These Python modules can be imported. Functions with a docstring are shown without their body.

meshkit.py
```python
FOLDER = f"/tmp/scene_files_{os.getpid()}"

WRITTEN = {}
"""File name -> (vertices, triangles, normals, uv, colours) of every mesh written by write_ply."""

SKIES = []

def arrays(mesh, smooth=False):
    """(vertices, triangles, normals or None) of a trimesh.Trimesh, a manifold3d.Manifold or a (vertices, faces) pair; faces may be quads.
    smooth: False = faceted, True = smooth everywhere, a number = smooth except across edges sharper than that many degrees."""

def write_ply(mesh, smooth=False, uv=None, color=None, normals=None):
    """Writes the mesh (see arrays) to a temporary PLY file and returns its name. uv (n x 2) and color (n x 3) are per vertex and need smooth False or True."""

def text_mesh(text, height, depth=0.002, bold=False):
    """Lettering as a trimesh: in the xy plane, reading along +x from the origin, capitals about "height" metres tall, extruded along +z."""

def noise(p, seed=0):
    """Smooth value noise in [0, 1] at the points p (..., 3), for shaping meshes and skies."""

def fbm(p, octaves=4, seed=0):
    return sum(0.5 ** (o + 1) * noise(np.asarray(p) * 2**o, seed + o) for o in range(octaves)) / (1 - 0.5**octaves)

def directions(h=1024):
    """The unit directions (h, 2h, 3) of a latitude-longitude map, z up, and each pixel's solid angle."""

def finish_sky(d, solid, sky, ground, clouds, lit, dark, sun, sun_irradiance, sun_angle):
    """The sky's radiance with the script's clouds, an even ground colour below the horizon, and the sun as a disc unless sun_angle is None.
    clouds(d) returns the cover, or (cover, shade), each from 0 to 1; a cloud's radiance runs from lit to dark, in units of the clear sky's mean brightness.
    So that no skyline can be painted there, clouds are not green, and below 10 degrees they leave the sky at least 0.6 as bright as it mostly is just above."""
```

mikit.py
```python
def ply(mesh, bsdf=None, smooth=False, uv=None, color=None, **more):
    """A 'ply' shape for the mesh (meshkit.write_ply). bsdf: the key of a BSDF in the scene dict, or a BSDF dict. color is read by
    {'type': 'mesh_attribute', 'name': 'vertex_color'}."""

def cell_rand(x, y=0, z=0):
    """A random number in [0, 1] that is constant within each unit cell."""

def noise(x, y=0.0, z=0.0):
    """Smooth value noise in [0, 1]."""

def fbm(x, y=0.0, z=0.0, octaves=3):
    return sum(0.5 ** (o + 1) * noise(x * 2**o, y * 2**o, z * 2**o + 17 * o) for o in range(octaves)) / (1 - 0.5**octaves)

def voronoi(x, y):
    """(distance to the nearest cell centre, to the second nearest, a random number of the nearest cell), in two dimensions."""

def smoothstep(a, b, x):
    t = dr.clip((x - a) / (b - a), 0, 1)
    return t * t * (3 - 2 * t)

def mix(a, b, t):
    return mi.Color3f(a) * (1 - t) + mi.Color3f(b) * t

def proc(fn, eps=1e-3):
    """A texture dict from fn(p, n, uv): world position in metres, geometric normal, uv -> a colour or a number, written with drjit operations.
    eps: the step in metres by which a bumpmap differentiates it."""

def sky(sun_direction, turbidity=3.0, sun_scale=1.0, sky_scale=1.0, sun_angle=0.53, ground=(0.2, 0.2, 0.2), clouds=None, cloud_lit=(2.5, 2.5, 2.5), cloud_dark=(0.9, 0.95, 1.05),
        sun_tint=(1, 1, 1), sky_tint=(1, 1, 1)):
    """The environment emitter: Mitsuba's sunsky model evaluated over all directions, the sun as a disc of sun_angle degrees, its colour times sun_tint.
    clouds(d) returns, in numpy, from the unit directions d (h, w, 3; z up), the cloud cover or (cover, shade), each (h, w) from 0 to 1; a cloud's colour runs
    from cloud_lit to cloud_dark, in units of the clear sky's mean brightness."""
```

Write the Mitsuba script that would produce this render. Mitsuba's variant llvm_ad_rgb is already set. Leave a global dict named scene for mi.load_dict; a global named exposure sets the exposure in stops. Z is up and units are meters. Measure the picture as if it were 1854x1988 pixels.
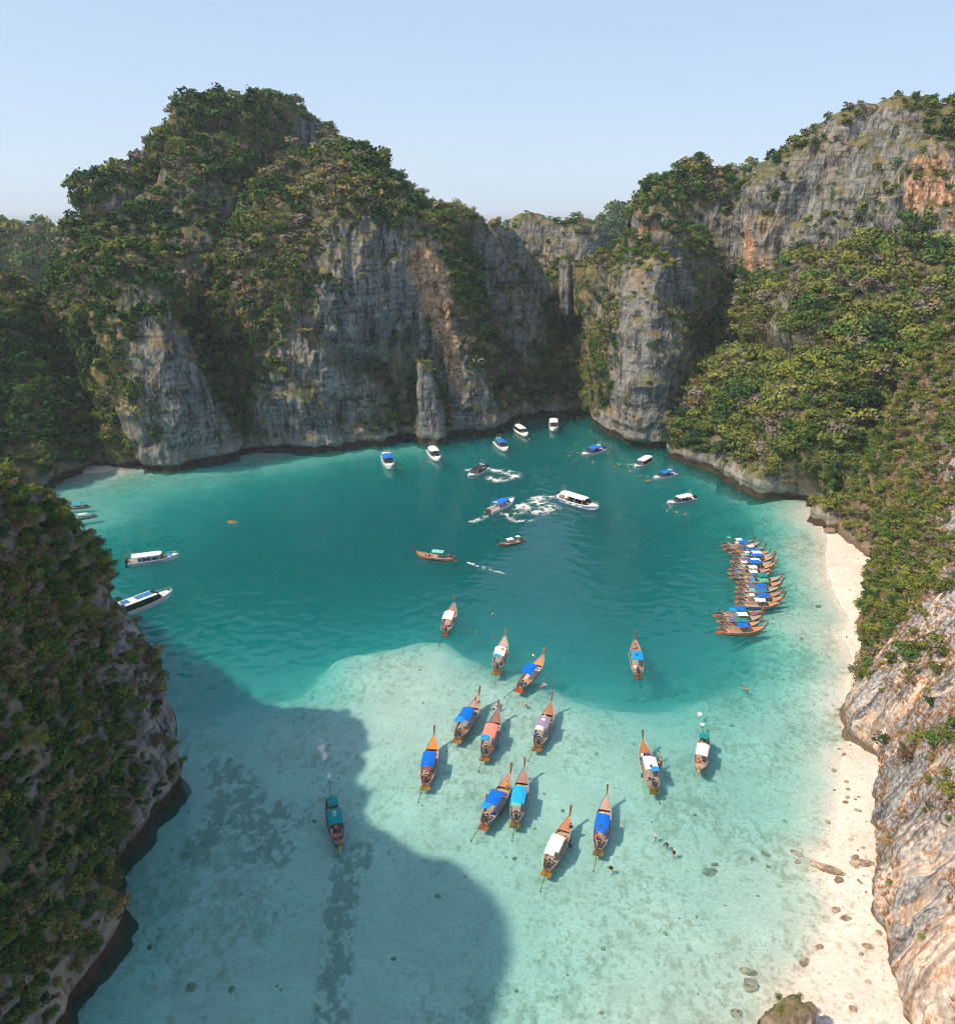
import math, random
import numpy as np
import trimesh
import mitsuba as mi
import drjit as dr
import mikit, meshkit
from mikit import proc, ply, mix, smoothstep
from scipy.interpolate import PchipInterpolator, RBFInterpolator
from scipy.spatial import cKDTree
T = mi.ScalarTransform4f
rng = np.random.default_rng(7)
random.seed(7)

# ------------------------------------------------------------------ camera, sky, exposure
PITCH = math.radians(20.4)
CT, ST = math.cos(PITCH), math.sin(PITCH)
CAM_H = 84.36
FOC = 1551.0                                   # focal length in units of a 1854 x 1988 picture
EYE = np.array([0.0, 0.0, CAM_H])
scene, labels = {}, {}
scene['camera'] = {'type': 'perspective', 'fov': 2 * math.degrees(math.atan(927 / FOC)), 'fov_axis': 'x',
                   'near_clip': 1.0, 'far_clip': 6000.0,
                   'to_world': T().look_at(origin=EYE.tolist(), target=[0, CT, CAM_H - ST], up=[0, 0, 1]),
                   'medium': {'type': 'ref', 'id': 'haze_air'}}
SUN = (-0.62, -0.27, 0.80)
scene['sky'] = mikit.sky(SUN, turbidity=5.5, sun_scale=1.15, sky_scale=1.35, sun_angle=0.8, sun_tint=(1.0, 0.97, 0.93), sky_tint=(1.0, 1.02, 1.03), ground=(.25, .31, .36),
                         clouds=lambda d: np.full(d.shape[:2], .52), cloud_lit=(.80, .92, 1.06))        # an even veil of haze
exposure = 1.95
scene['haze_air'] = {'type': 'homogeneous', 'albedo': {'type': 'rgb', 'value': [0.82, 0.92, 1.0]},
                     'sigma_t': 0.00012}
scene['water_body'] = {'type': 'homogeneous', 'albedo': {'type': 'rgb', 'value': [0.02, 0.52, 0.53]}, 'sigma_t': 0.105}
scene['haze'] = {'type': 'cube', 'to_world': T().translate([0, 500, 110]).scale([2400, 2400, 150]),
                 'bsdf': {'type': 'null'}, 'interior': {'type': 'ref', 'id': 'haze_air'}}
labels['haze'] = {'label': 'thin pale haze in the air over the whole lagoon', 'category': 'haze', 'kind': 'stuff'}


def ray(x, y):
    """World direction through a point of the 1854 x 1988 layout sketch."""
    a, b = (x - 927) / FOC, (994 - y) / FOC
    return np.array([a, CT + b * ST, -ST + b * CT])


def on_plane(x, y, z=0.0):
    d = ray(x, y)
    return EYE + d * ((z - CAM_H) / d[2])


def at_dist(x, y, Y):
    d = ray(x, y)
    return EYE + d * (Y / d[1])


def nz(p, s, seed=0):
    return meshkit.noise(np.asarray(p) * np.asarray(s), seed)


def fb(p, s, o=4, seed=0):
    return meshkit.fbm(np.asarray(p) * np.asarray(s), o, seed)


def sst(a, b, x):
    t = np.clip((x - a) / (b - a), 0, 1)
    return t * t * (3 - 2 * t)


def coloured(v, f, rgb, bsdf):
    """A faceted mesh with one colour per face, kept in its uv: three bytes of the square roots in u."""
    v, f = np.asarray(v, float), np.asarray(f, int)
    rgb = np.broadcast_to(np.asarray(rgb, float), (len(v), 3))[f].mean(1)
    q = np.round(np.sqrt(np.clip(rgb, 0, 1)) * 255).clip(3, 252)
    u = np.repeat(q[:, 0] * 65536 + q[:, 1] * 256 + q[:, 2], 3)
    return ply((v[f].reshape(-1, 3), np.arange(3 * len(f)).reshape(-1, 3)), bsdf, False, uv=np.column_stack([u, np.zeros(len(u))]))


def face_colour(p, n, uv):
    u = dr.round(uv.x)
    r = dr.floor(u / 65536)
    g = dr.floor((u - r * 65536) / 256)
    b = u - r * 65536 - g * 256
    return mi.Color3f(dr.square(r / 255), dr.square(g / 255), dr.square(b / 255))


def struct(key, d, label=None):
    scene[key] = d
    labels[key] = {'kind': 'structure', 'label': label or key.replace('_', ' ')}


def grid_faces(nu, nv):
    i = np.arange(nu * nv).reshape(nu, nv)
    a, b, c, d = i[:-1, :-1].ravel(), i[1:, :-1].ravel(), i[1:, 1:].ravel(), i[:-1, 1:].ravel()
    return np.vstack([np.stack([a, b, c], 1), np.stack([a, c, d], 1)])


def grid_normals(g):
    du, dv = np.gradient(g, axis=0), np.gradient(g, axis=1)
    n = np.cross(du, dv)
    return n / np.maximum(np.linalg.norm(n, axis=-1, keepdims=True), 1e-9)


# ------------------------------------------------------------------ materials of the land
def rock_fn(p, n, uv):
    x, y, z = p.x, p.y, p.z
    w = mikit.noise(x * .12, y * .12, z * .05) * 6
    streak = mikit.fbm(x * .55 + w * .2, y * .55, z * .045, 4)
    fine = mikit.fbm(x * 1.9, y * 1.9, z * .8, 3)
    ledge = mikit.fbm(x * .10, y * .10, z * .55 + w * .3, 3)
    c = mix((.055, .064, .074), (.285, .29, .288), smoothstep(.30, .70, streak * .42 + fine * .36 + ledge * .22))
    tan = smoothstep(.55, .75, mikit.fbm(x * .11 + 5, y * .11, z * .03, 3))
    c = mix(c, mix((.22, .16, .11), (.40, .31, .23), fine), tan * .55)
    st = smoothstep(.35, .6, uv.y + (streak - .5) * .9)
    c = mix(c, mix((.34, .15, .07), (.58, .40, .28), smoothstep(.3, .7, fine)), st * .9)
    crack = smoothstep(.58, .66, mikit.fbm(x * .9 + 40, y * .9, z * .10, 3)) + smoothstep(.60, .67, mikit.fbm(x * .2 + 7, y * .2, z * 1.1, 3)) * .7
    c = c * (1 - .62 * dr.minimum(crack, 1))
    flat = smoothstep(.25, .7, n.z + (fine - .5) * .5) + smoothstep(.35, .8, uv.x + (fine - .5) * .6)
    earth = mix((.055, .068, .022), (.16, .13, .05), smoothstep(.35, .65, mikit.fbm(x * .3, y * .3, z * .3, 3)))
    c = mix(c, earth, dr.clip(flat, 0, 1) * .85)
    zz = z + (mikit.noise(x * .5, y * .5) - .5) * 1.2
    c = mix(c, mi.Color3f(.40, .38, .34), smoothstep(9, 3.5, zz) * .2 * (1 - flat * .5))
    wet = smoothstep(2.6, 1.5, zz)
    return mix(c, mix((.030, .024, .018), (.075, .058, .042), fine), wet)


def near_rock_fn(p, n, uv):
    x, y, z = p.x, p.y, p.z
    w = mikit.fbm(x * .25, y * .25, z * .25, 3) * 3.2
    up = (x + z) * .5
    band = mikit.fbm(y * .55 + w + z * .10, up * .07, 2.0, 4)
    thin = mikit.fbm(y * 2.1 + w * 2 + z * .35, up * .16, 5.0, 3)
    fine = mikit.fbm(x * 2.8, y * 2.8, z * 2.0, 3)
    grey = mix((.10, .105, .115), (.36, .36, .37), smoothstep(.3, .7, thin * .35 + fine * .65))
    warm = mix((.40, .25, .16), (.62, .53, .47), smoothstep(.3, .68, thin * .6 + fine * .4))
    c = mix(grey, warm, smoothstep(.40, .56, band * .8 + uv.y * .52 - .13))
    crack = smoothstep(.60, .66, mikit.fbm(y * 1.5 + w + 40, up * .12, 3.0, 3))
    blotch = smoothstep(.45, .62, mikit.fbm(x * .5 + 20, y * .5, z * .5, 4))
    c = mix(c, mix((.15, .155, .165), (.38, .38, .39), fine), blotch * .6)
    c = c * (1 - .45 * crack) * (.7 + .6 * fine)
    earth = mix((.10, .085, .04), (.24, .17, .09), fine)
    c = mix(c, earth, smoothstep(.35, .8, uv.x + (fine - .5) * .6) * .8)
    zz = z + (mikit.noise(x * .5, y * .5) - .5) * 1.0
    return mix(c, mix((.09, .07, .05), (.20, .16, .12), fine), smoothstep(2.4, 1.3, zz))


scene['near_rock_material'] = {'type': 'twosided', 'bsdf': {'type': 'diffuse', 'reflectance': proc(near_rock_fn)}}
scene['rock_material'] = {'type': 'twosided', 'bsdf': {'type': 'diffuse', 'reflectance': proc(rock_fn)}}

LAND = {}                                      # name -> (grid (nu, nv, 3), veg, rust)


def patch(name, cols, nu, nv, rough=1.0, label=None, back=((0, 14, -8), (0, 60, -70)), big=1.0, wl=True, flute=1.0):
    """A massif from columns of (x, y, setback, veg, rust): layout positions with the distance behind the waterline point."""
    P, A = [], []
    for col in cols:
        x, y, o, *at = col[0]
        b = on_plane(x, y) if wl else at_dist(x, y, o)
        Y0 = b[1] if wl else o
        if wl:
            row, att = [b - [0, 0, 9], b], [at, at]
        else:
            row, att = [b], [at]
        for q, (x, y, o, *at) in enumerate(col[1:]):
            if name == 'left_mountain':                       # room for the trees that stand on the crest
                f = (0, .2, .6, 1)[q]; y += 24 * f; x += 16 * f * (x < 420) + 6 * f
            row.append(at_dist(x, y, Y0 + o if wl else o)); att.append(at)
        for dv in back:
            row.append(row[-1] + np.array(dv, float)); att.append(att[-1])
        P.append(row); A.append(att)
    P, A = np.array(P, float), np.array(A, float)
    tv = np.concatenate([[0], np.cumsum(np.linalg.norm(np.diff(P, axis=1), axis=-1).mean(0))])
    tu = np.concatenate([[0], np.cumsum(np.maximum(np.median(np.linalg.norm(np.diff(P, axis=0), axis=-1), axis=1), 2))])
    su, sv = np.linspace(0, tu[-1], nu), np.linspace(0, tv[-1], nv)
    Q = np.concatenate([P, A], -1)
    Q = PchipInterpolator(tv, Q, axis=1)(sv)
    Q = PchipInterpolator(tu, Q, axis=0)(su)
    finish(name, Q[..., :3], Q[..., 3], Q[..., 4], rough, label, big, flute)


def finish(name, g, veg, rust, rough=1.0, label=None, big=1.0, flute=1.0, gul=1.0):
    n = grid_normals(g) * (-1 if name == 'near_left_headland' else 1)
    gul = dict(upper_grey_cliff=.3, far_gap_cliff=.3, back_pinnacle_cliff=.5, central_limestone_cliff=.4, left_buttress_cliff=.5, right_wooded_slope=1.25, sea_stack_pillar=.3, gap_rock_spire=.2).get(name, gul)
    p = g.reshape(-1, 3)
    d = (fb(p, (.045, .045, .030), 4, 1) - .5) * 9 * big
    gully = np.abs(fb(p + nz(p, .02, 15)[:, None] * 20, (.030, .030, .006), 2, 14) - .5)
    d += (-11 * np.exp(-(gully / .045) ** 2) + 2.5) * big * gul
    d += (np.abs(fb(p, (.11, .11, .07), 3, 16) - .5) * -9 + 1.6) * big
    steep = (1 - sst(.45, .85, n[..., 2])).ravel()
    col = fb(p + nz(p, .05, 5)[:, None] * 14, (.16, .16, .022), 3, 2)
    d += (-np.abs(col - .5) * 5.0 + .8) * steep * flute
    f2 = fb(p, (.5, .5, .06), 3, 3)
    d += (-np.abs(f2 - .5) * 2.4) * steep * flute
    led = nz(np.stack([p[:, 0] * .05, p[:, 1] * .05, p[:, 2] * .22 + fb(p, .06, 2, 8) * 3], 1), 1.0, 4)
    d += (led - .5) * 1.6 * steep
    d += (fb(p, .45, 3, 6) - .5) * 1.3
    zz = p[:, 2]
    d -= 1.6 * (1 - sst(0.6, 2.4, np.abs(zz - .8)))          # notch that the sea has cut at the waterline
    d -= d.mean()
    uu = np.linspace(0, 1, g.shape[0])
    d *= np.repeat(.3 + .7 * sst(0, .07, uu) * sst(0, .07, 1 - uu), g.shape[1])
    if name == 'left_mountain':
        d *= np.repeat(.25 + .75 * sst(0, .12, np.linspace(0, 1, g.shape[0])), g.shape[1])
        d *= np.tile(1 - .55 * sst(.55, .7, np.linspace(0, 1, g.shape[1])), g.shape[0])
    g2 = g + n * (d * rough).reshape(g.shape[:2])[..., None]
    LAND[name] = (g2, np.clip(veg, 0, 1.5), np.clip(rust, 0, 1))
    uv = np.stack([np.clip(veg, 0, 1).ravel() * .8, np.clip(rust, 0, 1).ravel()], 1)
    struct(name, ply((g2.reshape(-1, 3), grid_faces(*g.shape[:2])), 'near_rock_material' if name == 'near_right_rock_slope' else 'rock_material', False, uv=uv), label)


# left buttress
patch('left_buttress_cliff', [
    [(190, 905, 0, .9, 0), (170, 800, 12, .9, 0), (140, 690, 22, 1, 0), (120, 600, 34, 1, 0), (110, 540, 45, 1, 0)],
    [(245, 912, 0, .9, 0), (225, 800, 7, .8, 0), (190, 690, 14, 1, 0), (165, 560, 26, 1, 0), (165, 500, 40, 1, 0)],
    [(300, 917, 0, .25, 0), (288, 830, 1, .5, 0), (265, 720, 3, .7, 0), (232, 580, 10, .8, 0), (215, 488, 24, 1, 0)],
    [(345, 914, 0, .05, 0), (338, 830, 0, .15, 0), (322, 700, 2, .12, 0), (295, 590, 6, .55, 0), (262, 490, 17, 1, 0)],
    [(395, 903, 0, .03, 0), (390, 840, -1, .15, 0), (375, 720, 1, .3, 0), (345, 610, 5, .6, 0), (310, 510, 16, 1, 0)],
    [(440, 894, 0, .03, 0), (438, 845, 1, .12, 0), (425, 770, 5, .6, 0), (385, 670, 12, .8, 0), (350, 560, 24, 1, 0)],
    [(468, 886, 1, .05, 0), (470, 845, 5, .15, 0), (462, 795, 12, .8, 0), (430, 730, 22, 1, 0), (392, 650, 36, 1, 0)],
    [(476, 880, 14, .2, 0), (476, 850, 22, .6, 0), (470, 800, 34, 1, 0), (440, 740, 46, 1, 0), (410, 670, 58, 1, 0)],
], 230, 210, .8, 'grey limestone buttress on the left with wooded top')
# the central dome with the bare wall
patch('central_limestone_cliff', [
    [(476, 884, 0, .8, 0), (462, 830, 12, 1, 0), (432, 740, 26, 1, 0), (412, 640, 40, 1, 0), (418, 540, 55, 1, 0), (455, 430, 75, 1, 0), (500, 345, 95, 1, 0)],
    [(490, 880, 0, .6, 0), (482, 830, 5, .9, 0), (462, 740, 10, .9, 0), (432, 630, 18, 1, 0), (440, 530, 28, 1, 0), (475, 420, 44, 1, 0), (520, 345, 72, 1, 0)],
    [(515, 880, 0, .1, 0), (512, 820, 1, .35, 0), (500, 730, 3, .7, .1), (478, 620, 7, .95, 0), (478, 510, 14, 1, 0), (505, 410, 28, .9, .1), (535, 335, 62, 1, 0)],
    [(570, 880, 0, .05, 0), (570, 800, 0, .1, 0), (560, 700, 1, .45, .15), (545, 600, 4, .8, .1), (535, 500, 9, .9, .1), (545, 400, 20, .8, 0), (570, 320, 58, .9, 0)],
    [(630, 876, 0, .05, 0), (632, 790, 0, .08, .0), (628, 690, 1, .25, .2), (618, 590, 3, .6, 0), (610, 490, 7, .55, .2), (610, 400, 16, .8, 0), (640, 300, 62, .9, 0)],
    [(690, 868, 0, .1, 0), (690, 790, 2, .3, .1), (688, 690, 2, .3, .25), (685, 590, 2, .15, 0), (685, 480, 5, .12, .35), (690, 405, 13, .8, 0), (705, 300, 66, .9, 0)],
    [(750, 860, 0, .2, 0), (750, 790, 4, .7, 0), (750, 690, 4, .7, 0), (750, 590, 2, .1, 0), (750, 490, 4, .06, .1), (750, 412, 11, .8, 0), (765, 345, 60, .9, 0)],
    [(800, 854, 1, .2, 0), (800, 790, 5, .8, 0), (800, 700, 6, .7, 0), (800, 600, 4, .1, .2), (800, 500, 4, .05, .5), (798, 428, 11, .7, 0), (805, 380, 50, .9, 0)],
    [(850, 850, 3, .3, 0), (850, 790, 7, .9, 0), (848, 700, 8, .4, .2), (840, 600, 5, .05, .75), (825, 510, 4, .05, .9), (820, 440, 10, .6, .3), (830, 408, 40, .9, 0)],
    [(888, 846, 1, .1, 0), (888, 780, 2, .15, .3), (878, 690, 3, .03, .8), (858, 590, 2, .03, .9), (838, 510, 3, .05, .7), (835, 440, 10, .6, 0), (850, 415, 36, .9, 0)],
    [(915, 843, 0, .05, 0), (915, 770, 0, .35, 0), (905, 690, 1, .7, 0), (885, 600, 3, .9, 0), (868, 510, 7, .9, 0), (865, 445, 16, 1, 0), (875, 420, 36, 1, 0)],
    [(950, 840, 1, .05, 0), (950, 770, 4, .5, 0), (940, 690, 8, .9, 0), (925, 600, 13, 1, 0), (905, 510, 20, 1, 0), (895, 450, 30, 1, 0), (895, 426, 44, 1, 0)],
    [(972, 834, 6, .2, 0), (972, 770, 13, .9, 0), (965, 690, 20, 1, 0), (950, 600, 28, 1, 0), (930, 520, 38, 1, 0), (915, 460, 48, 1, 0), (912, 432, 60, 1, 0)],
    [(978, 826, 26, .6, 0), (980, 770, 34, 1, 0), (975, 690, 44, 1, 0), (965, 600, 54, 1, 0), (945, 530, 64, 1, 0), (930, 470, 72, 1, 0), (925, 445, 80, 1, 0)],
], 420, 300, 1.0, 'tall central limestone cliff with a bare grey wall and orange stains')
# the mountain behind
patch('left_mountain', [
    [(70, 700, 300, 1, 0), (85, 620, 312, 1, 0), (100, 530, 325, .8, 0), (108, 470, 335, .8, 0), (114, 436, 345, .9, 0)],
    [(150, 700, 298, 1, 0), (125, 620, 306, 1, 0), (122, 520, 318, .8, 0), (122, 440, 330, .7, 0), (130, 378, 345, 1, 0)],
    [(230, 700, 298, 1, 0), (190, 600, 306, 1, 0), (170, 500, 318, .9, 0), (165, 420, 332, .8, 0), (180, 344, 352, 1, 0)],
    [(310, 700, 300, 1, 0), (270, 600, 308, .9, 0), (245, 490, 322, .7, 0), (235, 390, 340, .6, 0), (245, 296, 362, 1, 0)],
    [(380, 700, 304, 1, 0), (345, 600, 312, .8, 0), (320, 480, 326, .6, 0), (305, 360, 346, .6, 0), (312, 248, 372, 1, 0)],
    [(440, 700, 308, 1, 0), (415, 600, 316, .7, 0), (390, 470, 330, .5, 0), (365, 330, 352, .6, 0), (352, 193, 384, 1, 0)],
    [(490, 700, 314, 1, 0), (470, 600, 322, .7, 0), (445, 460, 338, .5, 0), (425, 320, 362, .7, 0), (420, 190, 396, 1, 0)],
    [(540, 700, 322, 1, 0), (520, 580, 332, .8, 0), (505, 440, 350, .6, .1), (490, 310, 376, 1, 0), (490, 178, 410, 1, 0)],
    [(600, 700, 330, 1, 0), (580, 560, 342, .8, 0), (565, 420, 362, .9, 0), (550, 300, 388, 1, 0), (548, 184, 418, .9, 0)],
    [(660, 700, 338, 1, 0), (640, 560, 350, 1, 0), (625, 420, 370, 1, 0), (600, 320, 394, 1, 0), (592, 214, 420, .1, 0)],
    [(720, 700, 342, 1, 0), (700, 560, 352, 1, 0), (690, 430, 372, 1, 0), (660, 350, 394, 1, 0), (632, 254, 418, .5, 0)],
    [(770, 700, 344, 1, 0), (755, 560, 354, 1, 0), (745, 450, 374, 1, 0), (715, 380, 396, .8, 0), (690, 274, 420, .2, 0)],
    [(820, 700, 348, 1, 0), (810, 560, 358, 1, 0), (800, 470, 376, 1, 0), (770, 400, 396, .8, 0), (728, 326, 420, .6, 0)],
    [(880, 700, 352, 1, 0), (870, 560, 362, 1, 0), (850, 490, 378, 1, 0), (830, 430, 398, .9, 0), (800, 366, 420, .7, 0)],
    [(940, 700, 356, 1, 0), (930, 560, 366, 1, 0), (910, 500, 382, 1, 0), (890, 455, 402, .9, 0), (850, 410, 424, .8, 0)],
    [(1000, 700, 360, 1, 0), (990, 560, 370, 1, 0), (970, 510, 386, 1, 0), (940, 470, 408, 1, 0), (905, 430, 430, 1, 0)],
], 330, 250, 1.15, 'steep wooded limestone mountain behind the left cliffs', wl=False, big=1.25)
# the dark pinnacle wall at the back
patch('back_pinnacle_cliff', [
    [(968, 826, 0, .5, 0), (950, 740, 8, .8, 0), (925, 640, 14, .6, 0), (905, 520, 20, .4, 0), (898, 424, 30, .1, 0)],
    [(985, 818, 0, .1, 0), (975, 740, 5, .5, 0), (955, 640, 9, .3, 0), (935, 520, 14, .2, .1), (922, 420, 24, .1, 0)],
    [(1020, 812, 0, .1, 0), (1010, 740, 6, .9, 0), (995, 650, 10, .35, 0), (970, 540, 15, .1, .1), (950, 423, 26, .2, 0)],
    [(1060, 808, 0, .1, 0), (1050, 740, 7, 1, 0), (1030, 660, 12, .4, 0), (1005, 560, 18, .1, 0), (980, 442, 30, .2, 0)],
    [(1095, 804, 0, .5, 0), (1085, 740, 9, 1, 0), (1062, 670, 15, .5, 0), (1035, 580, 22, .1, 0), (1012, 473, 36, .1, 0)],
    [(1125, 801, 0, .9, 0), (1112, 740, 11, 1, 0), (1090, 680, 19, 1, 0), (1062, 600, 28, .3, 0), (1042, 503, 44, .1, 0)],
    [(1142, 800, 4, 1, 0), (1132, 740, 15, 1, 0), (1112, 690, 25, 1, 0), (1085, 620, 36, .6, 0), (1064, 545, 54, .3, 0)],
    [(1150, 800, 20, 1, 0), (1142, 740, 35, 1, 0), (1125, 700, 45, 1, 0), (1100, 640, 56, 1, 0), (1076, 592, 74, 1, 0)],
], 190, 190, .9, 'dark fluted limestone pinnacle wall at the head of the lagoon')
# pillar at the right of the channel
patch('right_pillar_cliff', [
    [(1148, 800, 40, 1, 0), (1138, 720, 44, 1, 0), (1128, 640, 48, .9, 0), (1125, 570, 52, .6, 0), (1130, 528, 60, 1, 0)],
    [(1153, 810, 6, .9, 0), (1150, 740, 14, 1, 0), (1148, 660, 20, .7, 0), (1140, 580, 26, .3, .1), (1142, 518, 40, 1, 0)],
    [(1168, 826, 0, .5, 0), (1165, 740, 5, 1, 0), (1168, 660, 9, .8, 0), (1165, 570, 14, .4, .2), (1165, 500, 30, 1, 0)],
    [(1192, 846, 0, .1, 0), (1190, 760, 2, .9, 0), (1192, 670, 5, .8, .1), (1195, 570, 9, .5, .1), (1195, 474, 24, .8, 0)],
    [(1220, 862, 0, .03, 0), (1220, 780, 1, .35, 0), (1222, 680, 3, .4, .15), (1228, 570, 7, .4, 0), (1238, 458, 20, .7, 0)],
    [(1252, 869, 0, .05, 0), (1256, 780, 1, .15, .15), (1262, 680, 3, .2, .1), (1268, 570, 7, .25, 0), (1282, 454, 18, .6, 0)],
    [(1280, 870, 1, .3, 0), (1292, 780, 5, .7, 0), (1306, 680, 9, .6, 0), (1312, 570, 14, .5, 0), (1318, 456, 26, .7, 0)],
    [(1296, 866, 5, .8, 0), (1318, 780, 13, .9, 0), (1346, 690, 19, .8, 0), (1356, 590, 26, .7, 0), (1352, 466, 40, .8, 0)],
    [(1302, 860, 18, 1, 0), (1332, 780, 30, 1, 0), (1372, 690, 40, 1, 0), (1386, 610, 50, 1, 0), (1384, 510, 64, 1, 0)],
    [(1306, 858, 50, 1, 0), (1340, 780, 60, 1, 0), (1390, 700, 70, 1, 0), (1405, 640, 80, 1, 0), (1402, 560, 90, 1, 0)],
], 220, 210, .9, 'limestone pillar cliff on the right of the channel')
# big grey wall, upper right
patch('upper_grey_cliff', [
    [(1216, 520, 395, .4, 0), (1219, 480, 397, .3, .3), (1222, 440, 398, .3, .3), (1226, 412, 400, .9, 0), (1232, 402, 410, 1, 0)],
    [(1240, 600, 372, .3, 0), (1240, 500, 374, .1, .5), (1240, 450, 379, .1, .6), (1240, 415, 376, .7, 0), (1250, 358, 398, 1, 0)],
    [(1300, 620, 366, .3, 0), (1298, 520, 368, .1, .4), (1298, 455, 373, .1, .7), (1298, 410, 369, .9, 0), (1310, 342, 392, 1, 0)],
    [(1370, 660, 362, .2, 0), (1366, 550, 364, .1, .2), (1364, 470, 366, .1, .3), (1362, 400, 370, .7, 0), (1370, 314, 384, .7, 0)],
    [(1425, 660, 360, .2, 0), (1425, 550, 362, .05, .1), (1430, 460, 364, .1, .1), (1436, 390, 368, .4, 0), (1442, 318, 380, .5, 0)],
    [(1450, 640, 342, .2, 0), (1450, 540, 344, .03, .7), (1452, 460, 347, .05, .6), (1456, 380, 350, .4, 0), (1475, 316, 366, .6, 0)],
    [(1500, 640, 336, .2, 0), (1500, 540, 338, .08, .3), (1500, 460, 340, .12, .15), (1505, 370, 344, .4, 0), (1520, 294, 358, .5, 0)],
    [(1570, 640, 328, .2, 0), (1570, 540, 330, .1, .3), (1570, 440, 334, .3, .2), (1572, 330, 340, .3, 0), (1580, 246, 352, .2, 0)],
    [(1640, 600, 318, .3, 0), (1640, 510, 320, .1, .2), (1640, 410, 325, .4, .15), (1640, 310, 333, .2, 0), (1645, 216, 346, .15, 0)],
    [(1720, 580, 308, .4, 0), (1720, 480, 311, .2, .2), (1720, 400, 316, .5, .3), (1720, 290, 326, .3, 0), (1720, 193, 340, .15, 0)],
    [(1800, 560, 298, .5, 0), (1800, 430, 302, .3, .3), (1800, 350, 307, .3, .7), (1800, 260, 318, .6, 0), (1790, 187, 334, .3, 0)],
    [(1880, 540, 290, .6, 0), (1880, 410, 294, .5, .6), (1880, 340, 299, .4, .5), (1880, 250, 310, .8, 0), (1870, 188, 326, .6, 0)],
    [(2000, 540, 282, .6, 0), (2000, 410, 286, .5, .3), (2000, 330, 291, .5, .3), (2000, 240, 304, .8, 0), (1990, 185, 320, .6, 0)],
], 340, 240, .85, 'broad grey fluted limestone wall at the upper right', wl=False, flute=1.2)
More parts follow.
